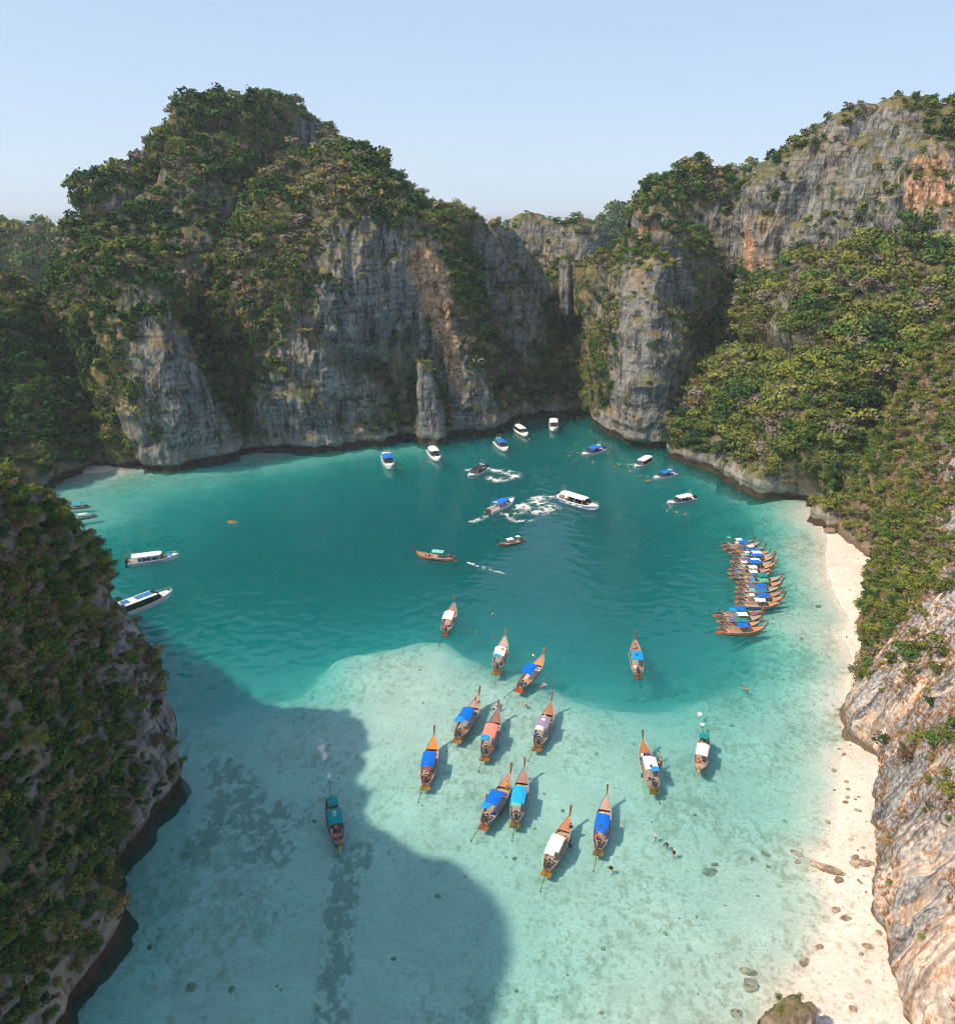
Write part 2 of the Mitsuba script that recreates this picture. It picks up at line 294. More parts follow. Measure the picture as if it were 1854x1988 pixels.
# wooded slopes, right
patch('right_wooded_slope', [
    [(1300, 872, 3, .9, 0), (1325, 820, 18, 1, 0), (1365, 740, 34, 1, 0), (1400, 660, 52, 1, 0), (1415, 590, 70, 1, 0), (1425, 540, 84, .9, 0)],
    [(1297, 887, 0, .3, 0), (1330, 830, 8, .9, 0), (1385, 740, 20, 1, 0), (1425, 660, 38, 1, 0), (1450, 570, 58, 1, 0), (1465, 490, 78, .9, 0)],
    [(1345, 903, 0, .3, 0), (1375, 840, 6, .9, 0), (1420, 750, 20, 1, 0), (1462, 660, 36, 1, 0), (1490, 570, 56, 1, 0), (1510, 490, 78, 1, 0)],
    [(1400, 926, 0, .3, 0), (1430, 850, 8, .9, .1), (1470, 760, 20, 1, 0), (1505, 660, 34, .5, 0), (1535, 575, 50, .4, 0), (1560, 478, 84, 1, 0)],
    [(1450, 950, 0, .15, .1), (1478, 870, 7, .8, .1), (1520, 770, 18, .8, 0), (1555, 670, 30, .8, 0), (1590, 580, 46, .5, 0), (1620, 470, 88, 1, 0)],
    [(1500, 972, 0, .15, .2), (1528, 890, 6, .9, .1), (1570, 790, 16, .9, 0), (1610, 690, 28, 1, 0), (1650, 590, 48, 1, 0), (1690, 440, 96, 1, 0)],
    [(1545, 992, 0, .1, .3), (1570, 910, 5, .9, 0), (1610, 810, 14, 1, 0), (1655, 710, 25, 1, 0), (1700, 600, 46, 1, 0), (1750, 420, 100, 1, 0)],
    [(1582, 1010, 0, .1, .2), (1605, 940, 5, .9, 0), (1645, 840, 15, 1, 0), (1690, 740, 26, 1, 0), (1745, 620, 46, 1, 0), (1805, 410, 104, 1, 0)],
    [(1612, 1030, 0, .3, 0), (1650, 960, 8, 1, 0), (1690, 860, 20, 1, 0), (1735, 750, 30, 1, 0), (1790, 640, 46, 1, 0), (1860, 410, 104, 1, 0)],
    [(1640, 1045, 0, .9, 0), (1690, 975, 18, 1, 0), (1730, 880, 40, 1, 0), (1775, 770, 50, 1, 0), (1830, 650, 62, 1, 0), (1920, 400, 112, 1, 0)],
    [(1700, 1070, 8, .9, 0), (1740, 985, 30, 1, 0), (1775, 890, 50, 1, 0), (1825, 780, 58, 1, 0), (1880, 650, 70, 1, 0), (1980, 400, 120, 1, 0)],
    [(1800, 1100, 5, .9, 0), (1830, 1030, 24, 1, 0), (1860, 930, 44, 1, 0), (1900, 800, 58, 1, 0), (1960, 650, 74, 1, 0), (2050, 400, 126, 1, 0)],
    [(1980, 1130, 5, .9, 0), (1990, 1050, 24, 1, 0), (2010, 940, 44, 1, 0), (2050, 800, 60, 1, 0), (2100, 640, 80, 1, 0), (2200, 400, 130, 1, 0)],
], 340, 250, .8, 'steep green wooded slope on the right side of the lagoon', big=1.3, flute=.7)
# dark hillside at the far left
patch('dark_left_hillside', [
    [(-420, 1080, 0, 1, 0), (-430, 960, 12, 1, 0), (-440, 820, 26, 1, 0), (-440, 660, 46, 1, 0), (-440, 520, 70, 1, 0)],
    [(-280, 1045, 0, 1, 0), (-290, 930, 12, 1, 0), (-300, 800, 26, 1, 0), (-305, 640, 46, 1, 0), (-310, 500, 70, 1, 0)],
    [(-140, 1010, 0, 1, 0), (-150, 900, 12, 1, 0), (-160, 780, 26, 1, 0), (-165, 640, 46, 1, 0), (-170, 520, 70, 1, 0)],
    [(-40, 985, 0, 1, 0), (-50, 880, 12, 1, 0), (-60, 770, 26, 1, 0), (-60, 650, 44, 1, 0), (-60, 530, 66, 1, 0)],
    [(40, 962, 0, .9, 0), (25, 870, 10, 1, 0), (15, 760, 22, 1, 0), (8, 650, 38, 1, 0), (5, 553, 58, 1, 0)],
    [(90, 946, 0, .7, 0), (78, 860, 7, 1, 0), (66, 770, 17, 1, 0), (50, 680, 30, 1, 0), (40, 585, 50, 1, 0)],
    [(140, 922, 0, .7, 0), (130, 850, 6, 1, 0), (115, 770, 15, 1, 0), (92, 700, 28, 1, 0), (75, 625, 46, 1, 0)],
    [(200, 907, 2, .8, 0), (190, 850, 9, 1, 0), (170, 780, 20, 1, 0), (140, 715, 34, 1, 0), (115, 660, 52, 1, 0)],
    [(245, 905, 8, 1, 0), (235, 850, 18, 1, 0), (210, 790, 30, 1, 0), (180, 730, 44, 1, 0), (150, 680, 60, 1, 0)],
], 260, 180, .9, 'dark shaded wooded hillside at the far left')
# sea stack in front of the central cliff
patch('sea_stack_pillar', [
    [(806, 848, 16, .5, 0), (808, 800, 18, .6, 0), (812, 760, 18, .5, 0), (816, 722, 20, .8, 0)],
    [(806, 858, 3, .3, 0), (808, 800, 4, .6, 0), (811, 755, 5, .3, 0), (815, 712, 6, .2, 0)],
    [(822, 863, 0, .03, 0), (822, 800, 1, .1, .1), (820, 755, 2, .05, .1), (820, 705, 4, .3, 0)],
    [(842, 863, 0, .03, 0), (840, 800, 1, .1, .2), (834, 760, 2, .2, 0), (830, 712, 4, .5, 0)],
    [(862, 860, 1, .03, 0), (860, 805, 3, .2, 0), (854, 770, 5, .7, 0), (846, 735, 8, .9, 0)],
    [(869, 855, 6, .1, 0), (867, 810, 9, .6, 0), (862, 780, 11, .9, 0), (854, 750, 14, 1, 0)],
    [(868, 848, 18, .4, 0), (866, 810, 20, .9, 0), (862, 780, 20, 1, 0), (856, 760, 22, 1, 0)],
], 80, 80, .45, 'slender sea stack pillar standing against the central cliff', back=((0, 5, -4), (0, 9, -26)))
# far cliffs seen through the gap
patch('far_gap_cliff', [
    [(975, 640, 470, .7, 0), (980, 560, 475, .4, 0), (985, 500, 480, .2, 0), (990, 446, 490, .5, 0)],
    [(1010, 640, 462, .8, 0), (1010, 560, 467, .3, 0), (1010, 480, 473, .1, 0), (1008, 418, 482, .3, 0)],
    [(1050, 640, 460, .8, 0), (1050, 560, 465, .6, 0), (1050, 480, 471, .1, 0), (1048, 416, 480, .3, 0)],
    [(1090, 640, 458, .8, 0), (1090, 560, 462, .5, 0), (1090, 480, 468, .1, 0), (1088, 428, 478, .5, 0)],
    [(1130, 640, 454, .8, 0), (1130, 540, 458, .2, 0), (1130, 480, 464, .05, 0), (1130, 424, 474, .4, 0)],
    [(1160, 640, 456, .8, 0), (1160, 540, 460, .2, 0), (1160, 480, 466, .1, 0), (1158, 430, 476, .4, 0)],
    [(1178, 640, 474, .8, 0), (1180, 540, 480, .5, 0), (1180, 500, 486, .6, 0), (1180, 462, 498, .7, 0)],
    [(1205, 640, 500, .9, 0), (1208, 540, 506, .9, 0), (1208, 500, 512, .9, 0), (1212, 470, 524, .9, 0)],
], 150, 120, .9, 'pale layered limestone cliff seen through the gap at the back', wl=False)
patch('gap_wooded_slope', [
    [(1040, 760, 400, 1, 0), (1045, 660, 412, 1, 0), (1055, 590, 424, 1, 0), (1062, 540, 440, 1, 0)],
    [(1075, 760, 396, 1, 0), (1080, 660, 408, 1, 0), (1082, 580, 420, 1, 0), (1082, 520, 436, 1, 0)],
    [(1110, 760, 392, 1, 0), (1115, 660, 402, 1, 0), (1115, 580, 414, 1, 0), (1115, 515, 430, 1, 0)],
    [(1150, 760, 388, 1, 0), (1155, 660, 398, 1, 0), (1158, 570, 410, 1, 0), (1160, 505, 426, 1, 0)],
    [(1200, 760, 388, 1, 0), (1205, 660, 398, 1, 0), (1205, 570, 412, 1, 0), (1208, 480, 430, 1, 0)],
], 110, 110, 1.0, 'green wooded slope below the far cliffs in the gap', wl=False)
patch('gap_rock_spire', [
    [(1083, 600, 398, .3, 0), (1083, 560, 398, .1, 0), (1086, 530, 398, .1, 0), (1090, 512, 399, .1, 0)],
    [(1088, 610, 388, .2, 0), (1087, 560, 389, .05, 0), (1089, 525, 390, .05, 0), (1092, 505, 392, .1, 0)],
    [(1102, 610, 387, .2, 0), (1102, 565, 388, .05, 0), (1101, 530, 389, .05, 0), (1099, 504, 391, .2, 0)],
    [(1112, 610, 392, .4, 0), (1111, 565, 393, .2, 0), (1110, 535, 394, .1, 0), (1107, 512, 395, .3, 0)],
    [(1114, 600, 402, .7, 0), (1113, 565, 402, .5, 0), (1112, 545, 401, .5, 0), (1110, 520, 400, .5, 0)],
], 40, 50, .3, 'small grey rock spire in the gap', wl=False, back=((0, 4, -4), (0, 6, -30)))


def ridge(name, pts, Y, depth, label, nu=160, nv=70, amp=1.2):
    """A far wooded hill from its skyline points."""
    cols = []
    for x, y in pts:
        t = at_dist(x, y, Y)
        h = t[2] + 20
        cols.append([t + [0, -depth, -h], t + [0, -depth * .55, -h * .55], t + [0, -depth * .2, -h * .16], t, t + [0, depth * .3, -h * .2], t + [0, depth, -h]])
    P = np.array(cols)
    Q = PchipInterpolator(np.arange(P.shape[1]), P, axis=1)(np.linspace(0, P.shape[1] - 1, nv))
    Q = PchipInterpolator(np.arange(P.shape[0]), Q, axis=0)(np.linspace(0, P.shape[0] - 1, nu))
    finish(name, Q, np.full(Q.shape[:2], 1.0), np.zeros(Q.shape[:2]), amp, label)


ridge('far_left_hill', [(-260, 470), (-150, 440), (-60, 425), (0, 428), (50, 433), (110, 440), (180, 470), (260, 540)], 640, 70, 'hazy blue wooded hill at the far left')
ridge('far_gap_hill', [(1120, 500), (1150, 450), (1168, 428), (1190, 411), (1216, 400), (1260, 395), (1320, 420), (1400, 480)], 900, 150, 'hazy blue hill far behind the gap')

# near right slope: rises from the beach to the right
TOE = [on_plane(*q) for q in ((1585, 990), (1600, 1012), (1631, 1053), (1679, 1094), (1671, 1173), (1668, 1249), (1673, 1325), (1644, 1382), (1657, 1439), (1694, 1494),
                              (1691, 1545), (1694, 1557), (1702, 1625), (1705, 1703), (1707, 1769), (1731, 1834), (1739, 1913), (1744, 1988))]
TOE = np.array(TOE + [TOE[-1] + [2, -14, 0], TOE[-1] + [5, -32, 0], TOE[-1] + [9, -55, 0]])
TOE[:, 0] -= 1.3 * sst(140, 112, TOE[:, 1])


def near_right():
    nu, nv = 600, 210
    t = np.concatenate([[0], np.cumsum(np.linalg.norm(np.diff(TOE, axis=0), axis=1))])
    base = PchipInterpolator(t, TOE, axis=0)(np.linspace(0, t[-1], nu))
    Y = base[:, 1]
    # profile: outward distance and height; lower and gentler at the far end
    s = np.array([-9, 0, 5, 14, 28, 46, 66, 84.])
    far = sst(150, 205, Y)
    out_near = np.array([-1.0, 0, 1.6, 4.5, 9, 15, 22, 34.])
    out_far = np.array([-1.0, 0, 3, 6, 11, 17, 24, 48.])
    z_near = np.array([-8, 0.6, 5, 12, 21, 32, 44, 58.])
    z_far = np.array([-8, 0.4, 6, 20, 38, 56, 70, 76.])
    v = np.linspace(0, 1, nv)
    k = np.linspace(0, 1, len(s))
    o = (1 - far)[:, None] * PchipInterpolator(k, out_near)(v) + far[:, None] * PchipInterpolator(k, out_far)(v)
    z = (1 - far)[:, None] * PchipInterpolator(k, z_near)(v) + far[:, None] * PchipInterpolator(k, z_far)(v)
    z = z * (1 - .75 * sst(203, 228, Y))[:, None]
    g = np.stack([base[:, :1] + o, base[:, 1:2] + np.zeros_like(o) + .12 * o * far[:, None], z], -1)
    p = g.reshape(-1, 3)
    rock = sst(.42, .6, fb(p, (.05, .035, .05), 3, 21)).reshape(nu, nv)
    far2 = sst(112, 150, Y)[:, None]
    bottom = 1 - sst(58, 78, Y)[:, None] * np.ones_like(rock)
    veg = np.clip(far2 * (1 - .75 * rock * (1 - sst(165, 190, Y)[:, None])) + (1 - far2) * .12, 0, 1)
    rust = np.clip((1 - far2) * (.18 + .55 * bottom), 0, 1) + 0 * rock
    finish('near_right_rock_slope', g, veg, rust, .42, 'near rock slope of grey and orange limestone rising from the beach at the right', flute=1.6, gul=.2)


near_right()
# near left headland: rises from the water to the left
LTOE = np.array([(-132, 170, 0), (-110, 163, 0), (-97, 153, 0), (-86, 142, 0), (-76.5, 132, 0), (-67.5, 122, 0), (-58, 114, 0)]
                + [on_plane(*q) for q in ((368, 1490), (352, 1545), (318, 1590), (292, 1640), (272, 1710), (245, 1800), (205, 1890), (165, 1990))], float)
LTOE = np.array(list(LTOE) + [LTOE[-1] + [-8, -20, 0], LTOE[-1] + [-14, -45, 0], LTOE[-1] + [-16, -75, 0], LTOE[-1] + [-14, -120, 0]])


def near_left():
    nu, nv = 470, 250
    t = np.concatenate([[0], np.cumsum(np.linalg.norm(np.diff(LTOE, axis=0), axis=1))])
    base = PchipInterpolator(t, LTOE, axis=0)(np.linspace(0, t[-1], nu))
    Y = base[:, 1]
    k = np.linspace(0, 1, 8)
    v = np.linspace(0, 1, nv)
    a = sst(122, 84, Y)                         # 1 near, 0 at the tip and beyond
    b = sst(80, 36, Y)
    o_tip = PchipInterpolator(k, [-1, 0, 1.5, 3.4, 6, 12, 25, 52.])(v)
    z_tip = PchipInterpolator(k, [-9, 0, 8, 20, 32, 38.5, 41, 33.])(v)
    o_near = PchipInterpolator(k, [-1, 0, 2, 6, 13, 20, 34, 90.])(v)
    z_near = PchipInterpolator(k, [-9, 0, 9, 26, 46, 59, 65, 66.])(v)
    o_b = PchipInterpolator(k, [-1, 0, 3, 9, 17, 27, 42, 90.])(v)
    z_b = PchipInterpolator(k, [-9, 0, 14, 46, 82, 106, 116, 120.])(v)
    w = lambda t, n, q: (1 - a)[:, None] * t + (a * (1 - b))[:, None] * n + (a * b)[:, None] * q
    o, z = w(o_tip, o_near, o_b), w(z_tip, z_near, z_b)
    z = z * (1 - .12 * sst(135, 170, Y))[:, None]
    g = np.stack([base[:, :1] - o, base[:, 1:2] - .62 * o * sst(112, 135, Y)[:, None], z], -1)
    p = g.reshape(-1, 3)
    veg = .75 + .5 * (fb(p, .05, 3, 31).reshape(nu, nv) - .5)
    edge = 1 - sst(.08, .36, v)[None, :]
    tip = np.exp(-((Y - 112) / 12) ** 2)[:, None]
    veg = np.clip(veg - .5 * edge - .65 * tip * (1 - sst(.35, .6, v)[None, :]), 0.05, 1)
    finish('near_left_headland', g, veg, np.zeros((nu, nv)), .5, 'near shaded headland at the left, rock under dry scrub', flute=1.3, gul=.35)


near_left()

# ------------------------------------------------------------------ seabed and beach
DEPTH = [(1000, 1000, 9), (800, 1000, 9), (600, 1000, 8), (450, 1050, 8), (350, 1100, 8), (700, 1100, 9), (900, 1100, 9), (1100, 1100, 9), (1250, 1000, 8.5), (1300, 1100, 8),
         (1100, 900, 8), (950, 900, 8), (1050, 840, 7), (1350, 1180, 6), (1200, 1200, 6.5), (1000, 1180, 7), (800, 1180, 6.5), (600, 1180, 7), (450, 1180, 6.5), (320, 1140, 6.5),
         (620, 1260, 4), (500, 1230, 4.5), (580, 1300, 3.2), (760, 1235, 3), (860, 1215, 3), (940, 1235, 3), (1010, 1255, 3), (1100, 1290, 3.5), (1160, 1300, 3.5), (1250, 1295, 4),
         (1330, 1270, 4), (1400, 1230, 3.5), (1440, 1150, 3.5), (1440, 1050, 3.5), (1420, 990, 3.5), (1350, 940, 3.5), (1220, 890, 4), (1170, 840, 4.5),
         (680, 1275, 1.2), (850, 1262, 1.0), (700, 1350, 1.0), (900, 1350, .9), (1000, 1320, 1.1), (1100, 1350, 1.3), (1250, 1370, 1.7), (1100, 1500, 1.1), (900, 1550, 1.0),
         (1000, 1700, 1.1), (1250, 1600, 1.1), (1400, 1500, 1.2), (1450, 1350, 1.6), (1500, 1200, 1.2), (1530, 1100, 1.1), (1500, 1000, .9), (1560, 1030, .7), (1550, 1200, .9),
         (1550, 1400, .9), (1550, 1600, .75), (1450, 1750, .8), (1300, 1800, .8), (1400, 1950, .6), (1100, 1900, 1.1), (900, 1900, 1.2), (700, 1900, 1.2), (700, 1700, 1.2),
         (500, 1800, 1.3), (350, 1900, 1.2), (450, 1600, 1.4), (420, 1450, 1.5), (550, 1400, 1.5), (640, 1550, 1.2), (350, 1300, 3), (300, 1250, 3.2), (250, 1950, 1.6),
         (200, 960, 1.7), (300, 945, 1.8), (400, 930, 1.8), (500, 905, 1.7), (600, 890, 1.7), (700, 878, 1.5), (780, 868, 1.7), (850, 868, 2.2), (230, 1000, 2.0), (340, 975, 3.2),
         (450, 945, 3.2), (560, 915, 3.4), (650, 900, 3.8), (740, 890, 4), (180, 1050, 2.5), (190, 911, -.4), (230, 909, -.3), (150, 922, 0.1), (512, 879, .3), (290, 922, 1.5), (345, 918, 1.6), (400, 907, 1.6), (450, 897, 1.6), (560, 883, 1.5), (620, 879, 1.5), (680, 870, 1.6), (130, 935, .9), (265, 918, .9),
         (1618, 1200, .55), (1622, 1300, .6), (1614, 1420, .55), (1604, 1520, .5), (1592, 1610, .5), (1550, 1680, .5), (1580, 1750, .45), (1545, 1850, .45), (1465, 1960, .5),
         # water's edge and sand
         (1616, 1146, 0), (1642, 1208, 0), (1647, 1257, 0), (1642, 1317, 0), (1644, 1358, 0), (1636, 1466, 0), (1631, 1521, 0), (1626, 1560, 0), (1615, 1620, 0), (1580, 1672, 0),
         (1608, 1724, 0), (1621, 1795, 0), (1574, 1860, 0), (1495, 1965, 0), (1600, 1075, 0), (1585, 1025, .1),
         (1660, 1090, -.7), (1665, 1173, -.5), (1662, 1249, -.4), (1668, 1325, -.5), (1655, 1410, -.3), (1690, 1494, -.9), (1690, 1550, -.9), (1700, 1625, -1), (1700, 1720, -1.1),
         (1720, 1834, -1.1), (1735, 1950, -1.2), (1650, 1960, -.8), (1560, 1985, -.3), (1800, 1500, -1.2), (1800, 1900, -1.4), (1780, 1200, -1), (1700, 1000, -1)]
DP = np.array([on_plane(x, y)[:2] for x, y, _ in DEPTH])
DV = np.array([d for *_, d in DEPTH])
depth_rbf = RBFInterpolator(DP, DV, kernel='linear', smoothing=.4)


def wander(xy):
    p = np.column_stack([xy, np.zeros(len(xy))])
    return xy + np.column_stack([fb(p, .07, 4, 55) - .5, fb(p, .07, 4, 56) - .5]) * 11


def sea_depth(xy):
    w = wander(xy)
    e = depth_rbf(xy)
    d = np.clip(e + (depth_rbf(w) - e) * sst(.5, 1.0, e), -1.5, 9.5)
    p = np.column_stack([xy, np.zeros(len(xy))])
    d = d + .10 * np.tanh(d / .012) + 2.2 * sst(1.9, 3.2, d)
    return d + (fb(p, .06, 3, 51) - .5) * np.clip(d - .1, 0, 1.2) * .9 + (fb(p, .6, 3, 52) - .5) * np.clip(np.abs(d) - .12, 0, .25)


def axis(a, b, step, far):
    m = np.arange(a, b + step, step)
    return np.concatenate([-np.geomspace(far, 8, 14) + a, m, np.geomspace(8, far, 14) + b])


gx, gy = axis(-125, 130, .9, 1800), axis(40, 400, .9, 1500)
X, Yg = np.meshgrid(gx, gy, indexing='ij')
xy = np.column_stack([X.ravel(), Yg.ravel()])
inside = (np.abs(xy[:, 0]) < 260) & (xy[:, 1] > -60) & (xy[:, 1] < 520)
dd = np.full(len(xy), 9.5)
dd[inside] = sea_depth(xy[inside])
seabed_grid = np.column_stack([xy, -dd]).reshape(*X.shape, 3)


WEED = [(*on_plane(a, b)[:2], *on_plane(c, d)[:2], w) for a, b, c, d, w in ((665, 1660, 640, 1990, 3.2), (430, 1480, 520, 1640, 6), (560, 1570, 460, 1560, 5), (700, 1640, 660, 1760, 3), (1210, 1010, 1420, 960, 5), (1440, 1000, 1470, 1080, 6), (1230, 1310, 1330, 1290, 2.2), (250, 1030, 330, 1010, 5), (380, 1640, 420, 1560, 4))]


def sand_fn(p, n, uv):
    x, y, z = p.x, p.y, p.z
    c = mix((.54, .485, .445), (.68, .635, .595), mikit.fbm(x * .25, y * .25, 3.0, 3))
    big = mikit.fbm(x * .06 + 3, y * .05, 1.0, 4)
    spots = mikit.fbm(x * 1.1, y * .8, 2.0, 4)
    under = smoothstep(.15, -.35, z)
    reef = smoothstep(.50, .70, big * .45 + spots * .55) * under
    c = mix(c, mix((.16, .16, .10), (.34, .30, .20), mikit.noise(x * 3, y * 3)), reef * .45)
    speck = smoothstep(.60, .74, mikit.fbm(x * 2.6 + 9, y * 1.9, 5.0, 3))
    c = mix(c, mi.Color3f(.27, .23, .16), speck * (.18 + .3 * smoothstep(.4, .6, big)))
    weed = mi.Float(0)
    for (ax, ay, bx, by, wd_) in WEED:
        t = dr.clip(((x - ax) * (bx - ax) + (y - ay) * (by - ay)) / ((bx - ax) ** 2 + (by - ay) ** 2), 0, 1)
        dd_ = dr.sqrt(dr.square(x - ax - t * (bx - ax)) + dr.square(y - ay - t * (by - ay)))
        weed = dr.maximum(weed, smoothstep(wd_, 0, dd_))
    weed = smoothstep(.42, .66, mikit.fbm(x * 1.1, y * .9, 9.0, 4) + weed * .2 - .06) * smoothstep(.02, .5, weed)
    c = mix(c, mix((.06, .075, .05), (.16, .17, .11), mikit.noise(x * 4, y * 4)), weed * .6)
    ripple = mikit.fbm(x * 2.2 + mikit.noise(x, y) * 2, y * 6.0, 7.0, 2)
    return c * (.86 + .28 * ripple)


scene['sand_material'] = {'type': 'twosided', 'bsdf': {'type': 'diffuse', 'reflectance': proc(sand_fn)}}
struct('seabed', ply((seabed_grid.reshape(-1, 3), grid_faces(*X.shape)), 'sand_material', True), 'pale sandy lagoon bed rising to the narrow beach')

# ------------------------------------------------------------------ water surface
wx, wy = axis(-120, 100, .6, 1800), axis(55, 385, .6, 1500)
WX, WY = np.meshgrid(wx, wy, indexing='ij')
wp = np.column_stack([WX.ravel(), WY.ravel(), np.zeros(WX.size)])
wd = np.full(len(wp), 9.5)
win = (np.abs(wp[:, 0]) < 260) & (wp[:, 1] > -60) & (wp[:, 1] < 520)
wd[win] = np.clip(depth_rbf(wander(wp[win, :2])), 0, 9.5)
wd[win] = np.where(depth_rbf(wp[win, :2]) < .8, np.clip(depth_rbf(wp[win, :2]), 0, 9.5), wd[win])
a1 = fb(wp, (.55, .8, 1), 2, 61) - .5
a2 = fb(wp @ np.array([[.8, .6, 0], [-.6, .8, 0], [0, 0, 1]]), (.22, .75, 1), 2, 62) - .5
calm = .35 + .65 * sst(.35, .6, fb(wp, .02, 2, 63))
wp[:, 2] = (a1 * .20 + a2 * .18) * calm * sst(.1, 1.5, wd)
wtint = np.exp(-wd[:, None] * np.array([.32, .034, .026]))           # what the water column lets through (Beer's law)
scene['water_material'] = {'type': 'thindielectric', 'int_ior': 1.33, 'specular_reflectance': {'type': 'rgb', 'value': .5}, 'specular_transmittance': {'type': 'mesh_attribute', 'name': 'vertex_color'}}
struct('lagoon_water', ply((wp, grid_faces(*WX.shape)), 'water_material', True, color=wtint,
                           interior={'type': 'ref', 'id': 'water_body'}, exterior={'type': 'ref', 'id': 'haze_air'}), 'clear turquoise lagoon water')

# ------------------------------------------------------------------ plants
DG, MG, OL, YG, TAN, BRN, GRY = (.026, .068, .024), (.056, .118, .028), (.105, .140, .036), (.165, .190, .042), (.23, .19, .085), (.135, .100, .060), (.17, .15, .12)
LEAF = np.array([DG, MG, OL, YG, TAN, BRN, GRY])


def crown(seed, nblob, nleaf, size, flat=.75, droop=0.0):
    """Leaf faces (n, 3, 3) spread over a lumpy crown of about unit radius standing on the origin."""
    r = np.random.default_rng(seed)
    cen = r.normal(size=(nblob, 3)); cen /= np.linalg.norm(cen, axis=1, keepdims=True)
    cen *= r.uniform(.25, .68, (nblob, 1)) * [1, 1, flat]
    cen[:, 2] = np.abs(cen[:, 2]) * 1.1 + .28
    rad = r.uniform(.30, .55, nblob)
    k = r.integers(0, nblob, nleaf)
    d = r.normal(size=(nleaf, 3)); d[:, 2] += .35
    d /= np.linalg.norm(d, axis=1, keepdims=True)
    pos = cen[k] + d * rad[k, None] * r.uniform(.72, 1.04, (nleaf, 1)) * [1, 1, flat]
    pos[:, 2] -= droop * r.uniform(0, 1, nleaf) ** 2 * 1.4
    nrm = d * .9 + r.normal(size=(nleaf, 3)) * .42 + [0, 0, .25]
    nrm /= np.linalg.norm(nrm, axis=1, keepdims=True)
    t = np.cross(nrm, r.normal(size=(nleaf, 3))); t /= np.linalg.norm(t, axis=1, keepdims=True)
    b = np.cross(nrm, t)
    s = size * r.uniform(.6, 1.35, (nleaf, 1))
    return np.stack([pos - t * s * .8 - b * s * .5, pos + t * s * .8 - b * s * .4, pos + b * s * .9 + nrm * s * .15], 1)


def tuft(seed, n, spread=.8):
    r = np.random.default_rng(seed)
    a = r.uniform(0, 2 * np.pi, n); e = r.uniform(.2, 1.3, n)
    tip = np.stack([np.cos(a) * np.cos(e), np.sin(a) * np.cos(e), np.sin(e)], 1) * r.uniform(.6, 1.1, (n, 1)) * [spread, spread, 1]
    base = r.normal(size=(n, 3)) * .28 * [1, 1, 0]
    side = np.cross(tip, [0, 0, 1.0]); side /= np.linalg.norm(side, axis=1, keepdims=True) + 1e-6
    w = r.uniform(.06, .14, (n, 1))
    return np.stack([base - side * w, base + side * w, base + tip], 1)


def soup(tris):
    t = np.asarray(tris).reshape(-1, 3)
    return t, np.arange(len(t)).reshape(-1, 3)


def scatter(name, density, seed, lim=None):
    """Random points on a massif: position, normal, veg, rust, in-view only."""
    g, veg, rust = LAND[name]
    r = np.random.default_rng(seed)
    p00, p10, p11, p01 = g[:-1, :-1], g[1:, :-1], g[1:, 1:], g[:-1, 1:]
    cr = np.cross(p11 - p00, p01 - p10)
    area = np.linalg.norm(cr, axis=-1).ravel() * .5
    nrm = grid_normals(g) * (-1 if name == 'near_left_headland' else 1)
    n = int(area.sum() * density)
    c = r.choice(len(area), n, p=area / area.sum())
    i, j = np.divmod(c, g.shape[1] - 1)
    u, v = r.random((n, 1)), r.random((n, 1))
    p = (p00[i, j] * (1 - u) + p10[i, j] * u) * (1 - v) + (p01[i, j] * (1 - u) + p11[i, j] * u) * v
    nn = nrm[i, j]
    px = project(p)
    ok = (px[:, 0] > -160) & (px[:, 0] < 2010) & (px[:, 1] < 2120) & (p[:, 2] > 3.2) & ((nn * (EYE - p)).sum(1) > -.25 * np.linalg.norm(EYE - p, axis=1))
    return p[ok], nn[ok], veg[i, j][ok], rust[i, j][ok]


def project(p):
    d = p - EYE
    z = d[:, 1] * CT - d[:, 2] * ST
    return np.column_stack([927 + FOC * d[:, 0] / z, 994 - FOC * (d[:, 1] * ST + d[:, 2] * CT) / z])


def leaf_colour(p, weights, r, jitter=.32):
    """One colour of the palette per plant; neighbours tend to agree."""
    q = fb(p, (.05, .05, .05), 3, 71)
    q = np.clip((q - .5) * 1.9 + .5 + r.normal(size=len(p)) * jitter, 0, .9999)
    k = np.searchsorted(np.cumsum(weights) / np.sum(weights), q)
    return np.clip(k, 0, len(LEAF) - 1) + len(LEAF) * r.integers(0, 3, len(p))


TONES = np.vstack([LEAF * f for f in (.80, 1.0, 1.20)])
GROUPS = {}


def proto_group(kind, k, tone):
    """The shapegroup of one plant shape in one tone, made when first used."""
    key = f'plant_{kind}_{k}_{tone}'
    if key not in GROUPS:
        t = PROTOS[kind][k]
        r = np.random.default_rng(900 + tone)
        c = TONES[tone] if tone < len(TONES) else EXTRA[tone - len(TONES)]
        c = np.repeat(c * r.uniform(.82, 1.2, (len(t), 1)) * (1 + r.normal(size=(len(t), 3)) * .06), 3, axis=0)
        GROUPS[key] = 0
        scene[key] = {'type': 'shapegroup', 'crown': coloured(*soup(t), c, 'leaf_material')}
    return key


